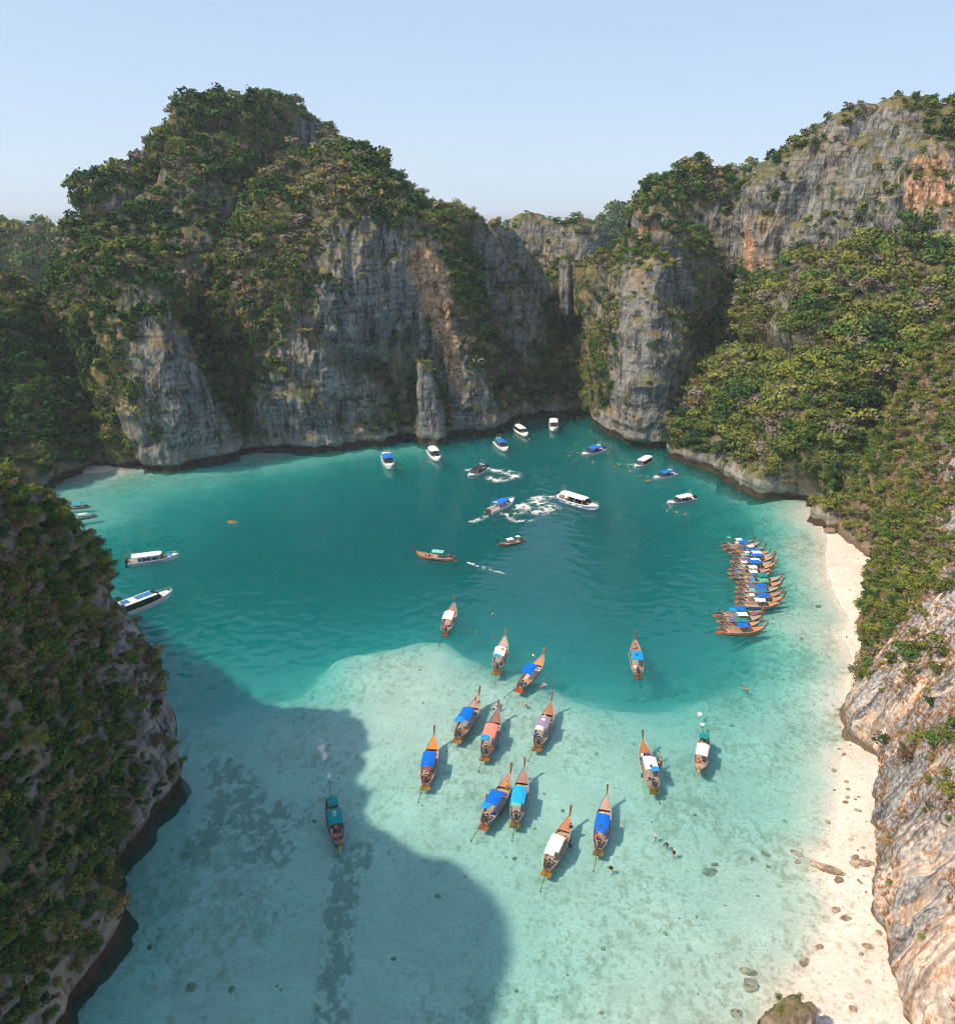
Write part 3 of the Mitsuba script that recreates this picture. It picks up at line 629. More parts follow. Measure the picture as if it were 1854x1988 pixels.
def plant_out(name, kind, p, scale, tone, r, tilt):
    """Instances of the plant shapes: key name__00001 and so on."""
    n0 = COUNT.get(name, 0)
    k = r.integers(0, len(PROTOS[kind]), len(p))
    ang = r.uniform(0, 2 * np.pi, len(p))
    M = np.tile(np.eye(4), (len(p), 1, 1))
    M[:, 0, 0] = M[:, 1, 1] = np.cos(ang) * scale[:, 0]
    M[:, 1, 0] = np.sin(ang) * scale[:, 0]; M[:, 0, 1] = -M[:, 1, 0]
    M[:, 2, 2] = scale[:, 1]
    M[:, :2, 2] = tilt[:, :2] * scale[:, 1:2]
    M[:, :3, 3] = p
    for i in range(len(p)):
        g = proto_group(kind, int(k[i]), int(tone[i]))
        scene[f'{name}__{n0 + i + 1:05d}'] = {'type': 'instance', 'to_world': T(M[i]), 'group': {'type': 'ref', 'id': g}}
    COUNT[name] = n0 + len(p)
    TRI[name] = TRI.get(name, 0) + sum(len(PROTOS[kind][q]) * (k == q).sum() for q in range(len(PROTOS[kind])))


COUNT, TRI = {}, {}
EXTRA = np.array([(.30, .155, .06), (.36, .20, .085), (.23, .12, .05)])
scene['leaf_material'] = {'type': 'twosided', 'bsdf': {'type': 'diffuse', 'reflectance': proc(face_colour)}}
FAR = [crown(i, 8, 104, .185) for i in range(6)]
MID = [crown(20 + i, 9, 210, .135) for i in range(5)]
VINE = [crown(40 + i, 6, 90, .18, 1.0, .9) for i in range(4)]
TUFT = [tuft(60 + i, 16) for i in range(4)]
PROTOS = dict(far=FAR, mid=MID, vine=VINE, tuft=TUFT)
LEFTW, RIGHTW = (.32, .30, .21, .08, .05, .03, .01), (.05, .20, .37, .28, .06, .03, .01)
CENTW = (.24, .26, .20, .08, .11, .10, .01)
for name, dens, size, W, seed in (
        ('left_buttress_cliff', .20, 2.0, LEFTW, 1), ('central_limestone_cliff', .20, 1.9, CENTW, 2), ('left_mountain', .15, 2.3, LEFTW, 3),
        ('back_pinnacle_cliff', .22, 1.9, (.5, .3, .12, .04, .02, .02, 0), 4), ('right_pillar_cliff', .22, 1.8, (.16, .24, .28, .14, .10, .07, .01), 5),
        ('upper_grey_cliff', .13, 2.1, (.18, .25, .28, .10, .10, .08, .01), 6), ('right_wooded_slope', .20, 2.5, RIGHTW, 7), ('dark_left_hillside', .20, 2.2, (.5, .3, .12, .04, .02, .02, 0), 8),
        ('sea_stack_pillar', .4, 1.1, (.1, .3, .25, .25, .1, 0, 0), 9), ('far_gap_cliff', .07, 2.6, LEFTW, 10), ('gap_wooded_slope', .13, 2.3, (.2, .4, .25, .1, .05, 0, 0), 11),
        ('far_left_hill', .022, 5.0, (.5, .35, .1, .05, 0, 0, 0), 13), ('far_gap_hill', .010, 6.5, (.4, .4, .15, .05, 0, 0, 0), 14)):
    p, n, veg, rust = scatter(name, dens, seed)
    r = np.random.default_rng(100 + seed)
    clump = fb(p, (.09, .09, .05), 3, 81)
    bare = sst(.50, .60, fb(p + nz(p, .05, 5)[:, None] * 10, (.11, .11, .022), 3, 84)) * (1 - sst(.3, .6, n[:, 2]))   # ribs of bare rock between the ledges
    keep = veg * 1.2 + (clump - .5) * 1.8 + (n[:, 2] - .2) * .5 - (.25 if name in ('left_buttress_cliff', 'central_limestone_cliff', 'left_mountain') else .55) * bare * (name not in ('dark_left_hillside', 'far_left_hill', 'far_gap_hill')) > r.uniform(.1, 1.0, len(p))
    p, n, veg = p[keep], n[keep], veg[keep]
    big = r.random(len(p)) ** 2.2
    s = size * (.65 + 1.5 * big) * (.6 + .4 * np.clip(veg, 0, 1))
    print(name, len(p))
    steep = n[:, 2] < .35
    s = s * np.where(steep, .85, 1.08)
    col = leaf_colour(p, W, r)
    pos = p + n * (s * .12)[:, None]
    sc = np.column_stack([s, s * np.where(steep, 1.15, .95)])
    m = steep & (r.random(len(p)) < .45)
    plant_out('hillside_scrub', 'vine', pos[m], sc[m] * [.85, 1.25], col[m], r, n[m] * .3)
    plant_out('hillside_scrub', 'far' if name not in ('right_wooded_slope', 'right_pillar_cliff') else 'mid', pos[~m], sc[~m], col[~m], r, n[~m] * .25)
# near slopes: smaller, finer plants
for name, dens, size, W, seed in (('near_right_rock_slope', .6, 1.5, (.05, .20, .34, .22, .10, .08, .01), 21), ('near_left_headland', 1.3, 1.1, (.18, .24, .19, .08, .08, .19, .04), 22)):
    p, n, veg, rust = scatter(name, dens, seed)
    r = np.random.default_rng(100 + seed)
    clump = fb(p, (.14, .14, .10), 3, 82)
    keep = veg * 1.25 + (clump - .5) * 1.3 > r.uniform(.15, .95, len(p))
    p, n, veg = p[keep], n[keep], veg[keep]
    s = size * (.4 + 1.1 * r.random(len(p)) ** 2)
    plant_out('hillside_scrub', 'mid', p + n * (s * .1)[:, None], np.column_stack([s, s * .9]), leaf_colour(p, W, r), r, n * .3)
# orange grass tufts on the near right rock
p, n, veg, rust = scatter('near_right_rock_slope', 1.9, 31)
r = np.random.default_rng(131)
keep = (fb(p, (.11, .11, .11), 3, 83) > np.where(p[:, 1] > 84, .44, .56)) & (r.random(len(p)) < .9)
p, n = p[keep], n[keep]
s = r.uniform(.3, .75, len(p))
plant_out('dry_grass', 'tuft', p, np.column_stack([s, s * .8]), 21 + r.integers(0, 3, len(p)), r, n * .5)
labels['hillside_scrub'] = {'label': 'dense mixed green and olive scrub covering the cliffs and slopes', 'category': 'scrub', 'kind': 'stuff'}
labels['dry_grass'] = {'label': 'orange dry grass tufts on the near right rock slope', 'category': 'grass', 'kind': 'stuff'}
print(COUNT, TRI, len(GROUPS))

# ------------------------------------------------------------------ things: helpers
scene['paint_material'] = {'type': 'twosided', 'bsdf': {'type': 'principled', 'base_color': proc(face_colour), 'roughness': .42, 'specular': .45}}
scene['window_material'] = {'type': 'twosided', 'bsdf': {'type': 'principled', 'base_color': {'type': 'rgb', 'value': [.012, .016, .022]}, 'roughness': .12, 'specular': .6}}


def src(x, y, z=0.0):
    """World point at height z for a position in the 2400-wide photograph."""
    return on_plane(x / 1.2945, y / 1.2945, z)


def thing(name, label, cat, group=None):
    key, i = name, 0
    while key in labels:
        i += 1
        key = f'{name}_{i:03d}'
    labels[key] = {'label': label, 'category': cat}
    if group:
        labels[key]['group'] = group
    return key


def part(parent, name, shape, m=None, label=None):
    key, i = f'{parent}__{name}', 0
    while key in scene:
        i += 1
        key = f'{parent}__{name}_{i:03d}'
    scene[key] = {**shape, 'to_world': T(m)} if m is not None else shape
    if label:
        labels[key] = {'label': label}
    return key


class MB:
    def __init__(self):
        self.v, self.f, self.n = [], [], 0

    def add(self, v, f):
        v, f = np.asarray(v, float), np.asarray(f, int)
        if f.shape[1] == 4:
            f = np.vstack([f[:, :3], f[:, [0, 2, 3]]])
        self.v.append(v); self.f.append(f + self.n); self.n += len(v)
        return self

    def box(self, c, s, rz=0.0, taper=1.0):
        v = np.array([[x, y, z] for x in (-.5, .5) for y in (-.5, .5) for z in (-.5, .5)]) * s
        v[v[:, 2] > 0, :2] *= taper
        ca, sa = math.cos(rz), math.sin(rz)
        v = np.column_stack([v[:, 0] * ca - v[:, 1] * sa, v[:, 0] * sa + v[:, 1] * ca, v[:, 2]]) + c
        return self.add(v, [[0, 1, 3], [0, 3, 2], [4, 6, 7], [4, 7, 5], [0, 4, 5], [0, 5, 1], [2, 3, 7], [2, 7, 6], [0, 2, 6], [0, 6, 4], [1, 5, 7], [1, 7, 3]])

    def tube(self, pts, rad, n=6):
        pts = np.asarray(pts, float); rad = np.broadcast_to(rad, len(pts))
        d = np.gradient(pts, axis=0); d /= np.linalg.norm(d, axis=1, keepdims=True) + 1e-9
        up = np.where(np.abs(d[:, 2:3]) < .9, [[0, 0, 1.0]], [[1.0, 0, 0]])
        a = np.cross(d, up); a /= np.linalg.norm(a, axis=1, keepdims=True) + 1e-9
        b = np.cross(d, a)
        t = np.arange(n) * 2 * np.pi / n
        v = (pts[:, None] + rad[:, None, None] * (a[:, None] * np.cos(t)[:, None] + b[:, None] * np.sin(t)[:, None])).reshape(-1, 3)
        m = len(pts); f = []
        for i in range(m - 1):
            for j in range(n):
                f.append([i * n + j, i * n + (j + 1) % n, (i + 1) * n + (j + 1) % n, (i + 1) * n + j])
        v = np.vstack([v, pts[:1], pts[-1:]])
        f = np.array(f)
        f = np.vstack([f[:, :3], f[:, [0, 2, 3]], [[m * n, (j + 1) % n, j] for j in range(n)], [[m * n + 1, (m - 1) * n + j, (m - 1) * n + (j + 1) % n] for j in range(n)]])
        return self.add(v, f)

    def sphere(self, c, r, sub=1):
        s = trimesh.creation.icosphere(subdivisions=sub)
        return self.add(s.vertices * r + np.asarray(c, float), s.faces)

    def loft(self, rings, close=True, cap=True):
        R = np.asarray(rings, float); m, n = R.shape[:2]; f = []
        for i in range(m - 1):
            for j in range(n if close else n - 1):
                f.append([i * n + j, i * n + (j + 1) % n, (i + 1) * n + (j + 1) % n, (i + 1) * n + j])
        self.add(R.reshape(-1, 3), np.array(f))
        if cap and close:
            for k, r in ((0, R[0]), (1, R[-1])):
                self.add(np.vstack([r, r.mean(0)]), [[j, (j + 1) % n, n] for j in range(n)])
        return self

    def sheet(self, P, th):
        """A grid of points thickened downwards by th."""
        P = np.asarray(P, float); a, b = P.shape[:2]
        top = P.reshape(-1, 3); bot = top - [0, 0, th]
        f = grid_faces(a, b); i = np.arange(a * b).reshape(a, b)
        rim = np.concatenate([i[:, 0], i[-1, 1:], i[::-1, -1][1:], i[0, ::-1][1:-1]])
        q = np.stack([rim, np.roll(rim, -1), np.roll(rim, -1) + a * b, rim + a * b], 1)
        return self.add(np.vstack([top, bot]), np.vstack([f, f[:, ::-1] + a * b, q[:, :3], q[:, [0, 2, 3]]]))

    def shape(self, rgb, bsdf='paint_material', amp=.12, scale=2.5, seed=0, smooth=False, grain=None):
        v, f = np.vstack(self.v), np.vstack(self.f)
        s = np.array([scale] * 3) if grain is None else np.asarray(grain, float)
        k = 1 + amp * 2 * (fb(v, s, 3, 300 + seed) - .5)
        return coloured(v, f, np.asarray(rgb) * k[:, None], bsdf)


WOOD, WOODL, ORANGE, GREYW, DARKW = (.23, .125, .075), (.40, .30, .22), (.46, .17, .045), (.34, .28, .23), (.08, .045, .03)
BLUE, LBLUE, SKYB, WHITE, TEAL, GREEN, PINK, LILAC, AQUA = (.008, .14, .60), (.01, .28, .72), (.02, .36, .70), (.80, .80, .80), (.005, .24, .27), (.08, .40, .22), (.72, .24, .20), (.26, .23, .36), (.12, .48, .46)
BLACK, STEEL, RED, YELLOW, PNK, RAIL = (.016, .016, .017), (.30, .31, .32), (.62, .03, .02), (.75, .55, .04), (.75, .16, .34), (.36, .35, .37)
MOSS = (.16, .15, .02)
# stations of the long-tail hull: x, half beam, sheer, keel
HX = np.array([-4.45, -3.9, -3.2, -2.2, -1.0, .3, 1.6, 2.7, 3.5, 4.1, 4.5])
HB = PchipInterpolator(HX, [.50, .66, .80, .92, 1.0, 1.0, .94, .76, .52, .28, .08])
HS = PchipInterpolator(HX, [.86, .74, .64, .58, .56, .58, .66, .82, 1.02, 1.24, 1.46])
HK = PchipInterpolator(HX, [-.10, -.22, -.3, -.36, -.40, -.40, -.36, -.26, -.05, .35, .85])
SHAPES_CACHE = {}


def cached(key, fn):
    if key not in SHAPES_CACHE:
        SHAPES_CACHE[key] = fn()
    return SHAPES_CACHE[key]


def hull_shape(col, col2):
    xs = np.linspace(-4.45, 4.5, 34)
    b, s, k = HB(xs), HS(xs), HK(xs)
    ring = []
    for x, bb, ss, kk in zip(xs, b, s, k):
        h = ss - kk
        side = [(bb - .07, ss - .02), (bb * .98, ss), (bb, ss - .03), (bb * .95, kk + h * .55), (bb * .74, kk + h * .2), (.05, kk)]
        inn = [(bb * .72, max(kk + .16, min(.27, ss - .2)))]
        L = [(x, y, z) for y, z in inn + side]
        ring.append(L + [(x, -y, z) for _, y, z in L[::-1]])
    m = MB().loft(ring, close=True, cap=True)
    v, f = np.vstack(m.v), np.vstack(m.f)
    low = (v[:, 2] < .16)[:, None]
    k = 1 + .35 * (fb(v, (1.2, 3, 5), 3, 310) - .5)
    return coloured(v, f, np.where(low, col2, col) * k[:, None], 'paint_material')


def rail_shape(col):
    xs = np.linspace(-4.4, 4.45, 30)
    m = MB()
    for sgn in (-1, 1):
        m.tube(np.column_stack([xs, sgn * (HB(xs) + .01), HS(xs) + .02]), .055, 5)
    return m.shape(col, seed=3)


def deck_shape(col):
    xs = np.linspace(2.35, 4.45, 10)
    P = np.array([[(x, t * (HB(x) - .05), HS(x) - .03 + .05 * (1 - t * t)) for t in np.linspace(-1, 1, 9)] for x in xs])
    return MB().sheet(P, .05).shape(col, amp=.22, grain=(.5, 9, 2), seed=4)


def floor_shape(col):
    xs = np.linspace(-4.2, 2.6, 40)
    m = MB()
    for x0, x1 in zip(xs[:-1], xs[1:]):
        w = HB((x0 + x1) / 2) * .80
        m.box(((x0 + x1) / 2, 0, .285), (x1 - x0 - .015, 2 * w, .05))
    return m.shape(col, amp=.3, grain=(3, 1, 1), seed=5)


def bench_shape(x, w, col, dz=0.0):
    hw = HB(x) * .93
    return MB().box((x, 0, .50 + dz), (w, 2 * hw, .06)).box((x, 0, .38 + dz / 2), (w * .7, .08, .2)).shape(col, amp=.25, grain=(6, 1, 1), seed=6)


def stern_shape(col):
    m = MB()
    m.loft([[(-4.3, -.62, .02), (-4.3, .62, .02), (-4.3, .62, .16), (-4.3, -.62, .16)], [(-5.15, -.66, .10), (-5.15, .66, .10), (-5.15, .66, .24), (-5.15, -.66, .24)]])
    return m.shape(col, amp=.3, seed=7)


def roof_shape(x0, x1, w, z, col, arch=.16, tilt=0.0, yo=0.0, th=.045, fold=.02):
    xs, ts = np.linspace(x0, x1, 9), np.linspace(-1, 1, 11)
    P = np.array([[(x, yo + t * w, z + arch * (1 - t * t) - fold * abs(math.sin(3.2 * t + 1)) + tilt * (x - x0) + .03 * math.sin(5 * x + 3 * t)) for t in ts] for x in xs])
    return MB().sheet(P, th).shape(col, 'leaf_material', amp=.10, scale=1.2, seed=8)


def roof_frame(x0, x1, w, z, yo=0.0):
    m = MB()
    n = 3 if x1 - x0 > 1.6 else 2
    for x in np.linspace(x0 + .08, x1 - .08, n):
        for s in (-1, 1):
            y = yo + s * (w - .05)
            m.tube([(x, np.clip(y, -HB(x) + .03, HB(x) - .03), HS(x) - .1), (x, y, z - .04)], .028, 5)
        m.tube([(x, yo - w + .05, z - .05), (x, yo, z + .08), (x, yo + w - .05, z - .05)], .024, 5)
    for s in (-1, 1):
        m.tube([(x0, yo + s * (w - .05), z - .055), (x1, yo + s * (w - .05), z - .055)], .024, 5)
    return m.shape((.30, .26, .22), seed=9)


def engine_shape():
    m = MB()
    m.box((-3.75, 0, .92), (.75, .42, .42), taper=.85).box((-3.55, 0, 1.2), (.3, .34, .2)).tube([(-3.9, .16, 1.1), (-3.9, .2, 1.5), (-4.1, .22, 1.55)], .05, 6)
    m.tube([(-3.3, .05, .98), (-2.75, .12, 1.12)], .03, 5).box((-4.15, 0, .86), (.22, .3, .3)).tube([(-3.75, -.24, .9), (-4.2, -.3, .75), (-4.45, -.1, .8)], .035, 5)
    m.sphere((-3.45, -.2, 1.02), .13).tube([(-4.0, 0, .4), (-4.0, 0, .9)], .07, 6)
    m.tube([(-4.3, .3, .5), (-3.9, .42, .75), (-3.5, .35, .55)], .03, 5)
    return m.shape((.045, .043, .042), amp=.5, scale=6, seed=10)


def engine_guard():
    m = MB()
    m.tube([(-3.35, -.25, .75), (-3.35, -.25, 1.3), (-3.35, .25, 1.3), (-3.35, .25, .75)], .025, 5).box((-3.62, .03, 1.16), (.32, .26, .10)).tube([(-4.1, -.25, .8), (-3.4, -.25, 1.28)], .02, 5)
    return m.shape((.55, .56, .57), seed=11)


def prow_shape(col):
    R = []
    for t in np.linspace(0, 1, 8):
        x = 4.36 + .80 * t ** .85; z = .75 + 1.75 * t
        w = .075 + .10 * max(0, t - .35) ** 1.2; d = .10 + .05 * t
        R.append([(x - d, -w, z + .03), (x + d, -w, z - .03), (x + d, w, z - .03), (x - d, w, z + .03)])
    return MB().loft(R).shape(col, amp=.3, grain=(4, 4, .6), seed=12)


def ribbon_shape(t, col, hang=0):
    x = 4.36 + .80 * t ** .85; z = .75 + 1.75 * t
    m = MB().tube([(x - .02, 0, z - .09), (x, 0, z), (x + .02, 0, z + .09)], [.17, .20, .165], 8)
    if hang:
        for k, y in enumerate((-.08, .05)):
            m.sheet([[(x + .2 + .02 * i, y + .06 * j, z - .1 - .2 * i - .04 * k) for j in (0, 1)] for i in range(4)], .015)
    return m.shape(col, 'leaf_material', seed=13)


def tyre_shape(x, side):
    m = MB(); a = np.linspace(0, 2 * np.pi, 15)
    y = side * (HB(x) + .13)
    return m.tube(np.column_stack([x + .26 * np.cos(a), np.full(15, y), HS(x) - .25 + .26 * np.sin(a)]), .075, 6).shape(BLACK, seed=14)


def boat_matrix(bow, stern, zb=1.15, zs=.75, ref=(4.36, -4.45)):
    """Placement from the picture positions of the bow neck and of the stern end."""
    B, S = src(*bow, zb), src(*stern, zs)
    d = (B - S)[:2]; L = np.linalg.norm(d); s = float(np.clip(L / (ref[0] - ref[1]), .82, 1.3))
    ang = math.atan2(d[1], d[0])
    mid = (B + S)[:2] / 2 - d / L * (ref[0] + ref[1]) / 2 * s
    M = np.eye(4)
    M[:2, :2] = np.array([[math.cos(ang), -math.sin(ang)], [math.sin(ang), math.cos(ang)]]) * s
    M[2, 2] = s; M[:2, 3] = mid
    return M, s


def longtail(label, bow, stern, roof=(BLUE, -1.5, 1.5), awn=None, deck=WOOD, hull=WOOD, rail=RAIL, plat=WOOD, ribbons=(WHITE, PNK), tail=None, tailz=-.35, group=None, floor=GREYW,
             prow=(.20, .075, .03), tyre=None, panel=None, bench=WOODL, low=DARKW, extra=None, far=False, mat_=None):
    t = thing('longtail_boat', label, 'boat', group)
    M, s = boat_matrix(bow, stern)
    sh_ = round(-1.05 * M[1, 0] / s, 1)                # roofs stand high: allow for it along the boat
    if roof:
        roof = (roof[0], roof[1] + sh_, roof[2] + sh_, *roof[3:])
    if awn:
        awn = (awn[0], awn[1] + sh_, awn[2] + sh_, *awn[3:])
    panel = panel + sh_ if panel else panel
    c = lambda nm, fn, *a, lab=None: part(t, nm, cached((fn.__name__, a), lambda: fn(*a)), M, lab)
    c('hull', hull_shape, hull, low)
    c('gunwale', rail_shape, rail)
    c('foredeck', deck_shape, tuple(round(.8 * q, 4) for q in deck))
    c('floor', floor_shape, floor)
    c('bench', bench_shape, 1.95, .34, bench)
    c('bench', bench_shape, .95 if roof is None or roof[2] < 1.0 else 1.62, .22, bench, -.08)
    c('bench', bench_shape, -2.6, .5, bench, -.05)
    c('stern_platform', stern_shape, tuple(round(.6 * q, 4) for q in plat))
    if roof:
        col, x0, x1, *r = roof
        w = r[0] if r else .86
        cp = c('canopy', roof_shape, x0, x1, w, 1.95, col)
        c('canopy_frame', roof_frame, x0, x1, w, 1.95)
        if panel:
            px = panel if isinstance(panel, float) else (x0 + .45)
            pm = MB().box((px, .1, 2.15), (.5, .34, .04))
            k2 = part(cp, 'solar_panel', cached(('panel', px), lambda: pm.shape((.05, .06, .08), seed=15)), M)
    if awn:
        col, x0, x1, *r = awn
        w, yo, z, tilt = (list(r) + [.55, .2, 2.05, 0.0][len(r):])
        c('awning', roof_shape, x0, x1, w, z, col, .06, tilt, yo)
        c('awning_frame', roof_frame, x0, x1, w, z, yo)
    c('engine', engine_shape)
    c('engine_guard', engine_guard)
    Mi = np.linalg.inv(M)
    if tail is None:
        e = np.array([-9.6, .25, tailz])
    else:
        w = src(*tail, tailz); e = (Mi @ [*w, 1])[:3]
    e0 = np.array([-4.0, 0, .86])
    m = MB().tube([e0, e0 * .5 + e * .5 + [0, 0, -.03], e], [.05, .04, .035], 6)
    sh = part(t, 'drive_shaft', m.shape((.022, .03, .03), amp=.05), M)
    d = (e - e0) / np.linalg.norm(e - e0); pm = MB().tube([e - d * .12, e + d * .12], .06, 6)
    for a in range(3):
        q = np.array([0, math.cos(a * 2.09), math.sin(a * 2.09)])
        pm.add([e, e + q * .2 + d * .05, e + q * .2 + np.cross(d, q) * .1 - d * .05, e + np.cross(d, q) * .08], [[0, 1, 2], [0, 2, 3]])
    part(sh, 'propeller', pm.shape((.10, .08, .04), amp=.05), M)
    p = c('prow_post', prow_shape, prow)
    for i, rc in enumerate(ribbons):
        part(p, 'ribbon', cached(('rib', i, rc, len(ribbons)), lambda: ribbon_shape(.10 + .095 * i, rc, i == 1)), M)
    if tyre:
        c('tyre_fender', tyre_shape, *tyre)
    if extra:
        for nm, mb, col in extra:
            part(t, nm, mb.shape(col, 'leaf_material', seed=16), M)
    return t, M


def at_boat(M, x, y, z):
    return (M @ [x, y, z, 1])[:3]


Z1 = lambda x, y: (1000 + x / 2.486, 1450 + y / 2.486)
Z2 = lambda x, y: (1700 + x / 4.4175, 1250 + y / 4.4175)
Z3 = lambda x, y: (850 + x / 1.854, 1000 + y / 1.854)
Z4 = lambda x, y: (x / 2.6486, 1150 + y / 2.6486)
Z5 = lambda x, y: (1550 + x / 2.84, 1550 + y / 2.84)
Z8 = lambda x, y: (700 + x / 3.975, 1700 + y / 3.975)
LB = {}
mat_pad = lambda x, y, sx, sy, z=.33: MB().box((x, y, z), (sx, sy, .06))


def crates(*spec):
    return [('cargo', MB().box((x, y, .31 + h / 2), (sx, sy, h), taper=.94), col) for x, y, sx, sy, h, col in spec]


LB[1] = longtail('long-tail boat with white canopy floating on the drop-off, farthest back of the moored ones', Z1(355, 168), Z1(287, 362), (WHITE, -1.6, 1.3), tail=Z1(255, 432), ribbons=(WHITE, PNK, PNK), deck=(.36, .20, .13),
                 extra=crates((-2.1, .2, .4, .5, .3, RED), (-2.3, -.4, .4, .4, .35, (.02, .05, .2)), (2.0, .1, .3, .8, .25, WHITE)))
LB[2] = longtail('long-tail boat with bright green mat before its white canopy', Z1(670, 385), Z1(614, 590), (WHITE, -1.5, 1.1), (LBLUE, -2.2, -1.3, .5, .25, 2.1), tail=Z1(606, 668), deck=(.50, .36, .30), plat=(.33, .19, .05), prow=(.45, .13, .03),
                 ribbons=(WHITE, (.2, .25, .6), PNK), extra=[('floor_mat', mat_pad(1.75, 0, 1.0, 1.4, .56), (.16, .34, .07)), ('lifebuoy', MB().tube([(-.9 + .22 * math.cos(a), -.35 + .22 * math.sin(a), 2.16) for a in np.linspace(0, 6.28, 13)], .05, 5), (.06, .06, .07))] + crates((-2.5, .3, .5, .5, .4, BLUE), (-2.6, -.35, .4, .5, .4, (.02, .05, .2))))
LB[3] = longtail('long-tail boat with blue canopy and bright orange stern, aslant at the drop-off', Z1(905, 508), Z1(760, 690), (BLUE, -1.7, 1.2, .9), tail=Z1(665, 755), deck=(.52, .27, .13), plat=(.62, .09, .02), prow=(.48, .12, .02), ribbons=(RED, PNK, WHITE), floor=(.55, .47, .42), low=(.38, .05, .02),
                 extra=[('deck_board', mat_pad(-2.2, -.1, .5, 1.0, .6), (.55, .28, .10))] + crates((-2.9, .4, .5, .4, .3, WHITE), (-3.0, -.3, .3, .3, .3, BLUE)))
LB[4] = longtail('long-tail boat with blue canopy and solar panel, alone right of the others at the drop-off', Z1(1480, 413), Z1(1501, 612), (LBLUE, -1.7, 1.0), tail=Z1(1518, 690), panel=-.3, deck=(.42, .15, .08), ribbons=(WHITE, PNK),
                 extra=crates((-2.2, .3, .4, .5, .3, WHITE), (-2.5, -.3, .5, .4, .35, GREYW)))
LB[5] = longtail('long-tail boat with blue canopy and lighter blue rear awning, leftmost of three abreast', Z1(502, 763), Z1(373, 1003), (BLUE, -1.5, 1.4), (LBLUE, -2.3, -1.2, .6, .35, 2.12), tail=Z1(303, 1088), deck=(.44, .31, .22), plat=(.42, .24, .07), ribbons=((.1, .15, .5), WHITE, (.6, .4, .1)),
                 extra=[('floor_mat', mat_pad(1.6, 0, .7, 1.3, .36), (.04, .045, .05))] + crates((-2.7, .3, .4, .4, .3, RED), (-2.4, -.3, .5, .4, .35, ORANGE)))
LB[6] = longtail('long-tail boat with faded salmon pink canopy', Z1(625, 848), Z1(542, 1118), (PINK, -1.7, 1.3), (LBLUE, -2.5, -1.4, .5, .3, 2.12), tail=Z1(503, 1218), rail=(.10, .22, .42), deck=(.30, .14, .09), plat=(.38, .20, .07), ribbons=((.25, .25, .6), PNK, (.2, .2, .5)), tyre=None,
                 extra=crates((1.6, .1, .6, .9, .2, (.6, .55, .5)), (-2.6, .1, .4, .4, .3, RED), (-2.7, -.4, .4, .4, .3, ORANGE)))
LB[7] = longtail('long-tail boat with printed lilac canopy and white rear awning', Z1(957, 803), Z1(870, 1055), (LILAC, -1.6, 1.1), (WHITE, -2.2, -1.3, .5, .1, 2.08), tail=Z1(815, 1150), deck=(.36, .17, .10), plat=(.34, .18, .06), ribbons=(YELLOW, WHITE, WHITE),
                 extra=[('floor_mat', mat_pad(1.75, 0, .8, 1.3, .56), (.10, .11, .13))] + crates((-2.3, .5, .5, .3, .4, BLUE), (-2.5, -.4, .4, .4, .4, (.12, .15, .22))))
LB[8] = longtail('long-tail boat with blue canopy and orange foredeck, leftmost of the moored ones', Z1(225, 1013), Z1(172, 1292), (BLUE, -1.7, 1.2), (BLUE, -2.0, -1.2, .5, .2, 2.10), tail=Z1(127, 1407), deck=(.62, .25, .05), hull=(.36, .17, .13), floor=(.30, .10, .06), plat=(.40, .26, .03), ribbons=(WHITE, YELLOW),
                 extra=crates((1.9, 0, .3, .9, .2, (.05, .05, .05)), (-2.6, .1, .5, .5, .3, WHITE)))
LB[9] = longtail('long-tail boat with blue canopy and short blue awning, left one of the close pair', Z1(697, 1248), Z1(540, 1540), (BLUE, -1.6, 1.0), (LBLUE, -2.6, -1.6, .5, .35, 2.08), tail=Z1(457, 1650), deck=(.44, .22, .14), plat=(.36, .16, .08), ribbons=((.15, .2, .55), WHITE, PNK), tyre=(-1.6, -1),
                 extra=[('floor_mat', mat_pad(1.35, 0, .4, 1.5, .52), (.01, .10, .48))] + crates((-2.4, -.4, .5, .4, .3, BLUE)))
LB[10] = longtail('long-tail boat with light sky blue canopy, right one of the close pair', Z1(788, 1218), Z1(734, 1525), (SKYB, -1.9, 1.2), (AQUA, -2.5, -1.8, .6, .1, 1.98), tail=Z1(715, 1650), rail=(.16, .30, .50), deck=(.36, .22, .16), plat=(.20, .17, .06), ribbons=(WHITE, PNK),
                  extra=[('floor_mat', mat_pad(1.4, .1, .3, .7, .45), (.75, .28, .08))] + crates((1.95, .45, .35, .35, .3, YELLOW)))
LB[11] = longtail('long-tail boat with plain white canopy and white rear awning, nearest in the lagoon', Z1(1068, 1513), Z1(932, 1825), (WHITE, -1.8, 1.0), (WHITE, -2.6, -1.6, .6, .15, 2.06), tail=Z1(890, 1965), deck=(.46, .20, .10), plat=(.42, .26, .03), ribbons=(YELLOW, RED, (.1, .2, .5)), tyre=(1.2, -1))
LB[12] = longtail('long-tail boat with blue canopy and small solar panel on its rear awning', Z1(1303, 1383), Z1(1255, 1698), (BLUE, -1.6, 1.1), (BLUE, -2.4, -1.5, .55, .05, 2.10), tail=Z1(1222, 1840), deck=(.48, .33, .27), plat=(.20, .19, .08), rail=(.20, .28, .42), ribbons=(WHITE, PNK), panel=-1.35,
                  extra=crates((1.9, .3, .4, .5, .25, WHITE), (1.5, .1, .3, .6, .2, (.75, .25, .12)), (-2.6, .45, .4, .4, .4, RED)))
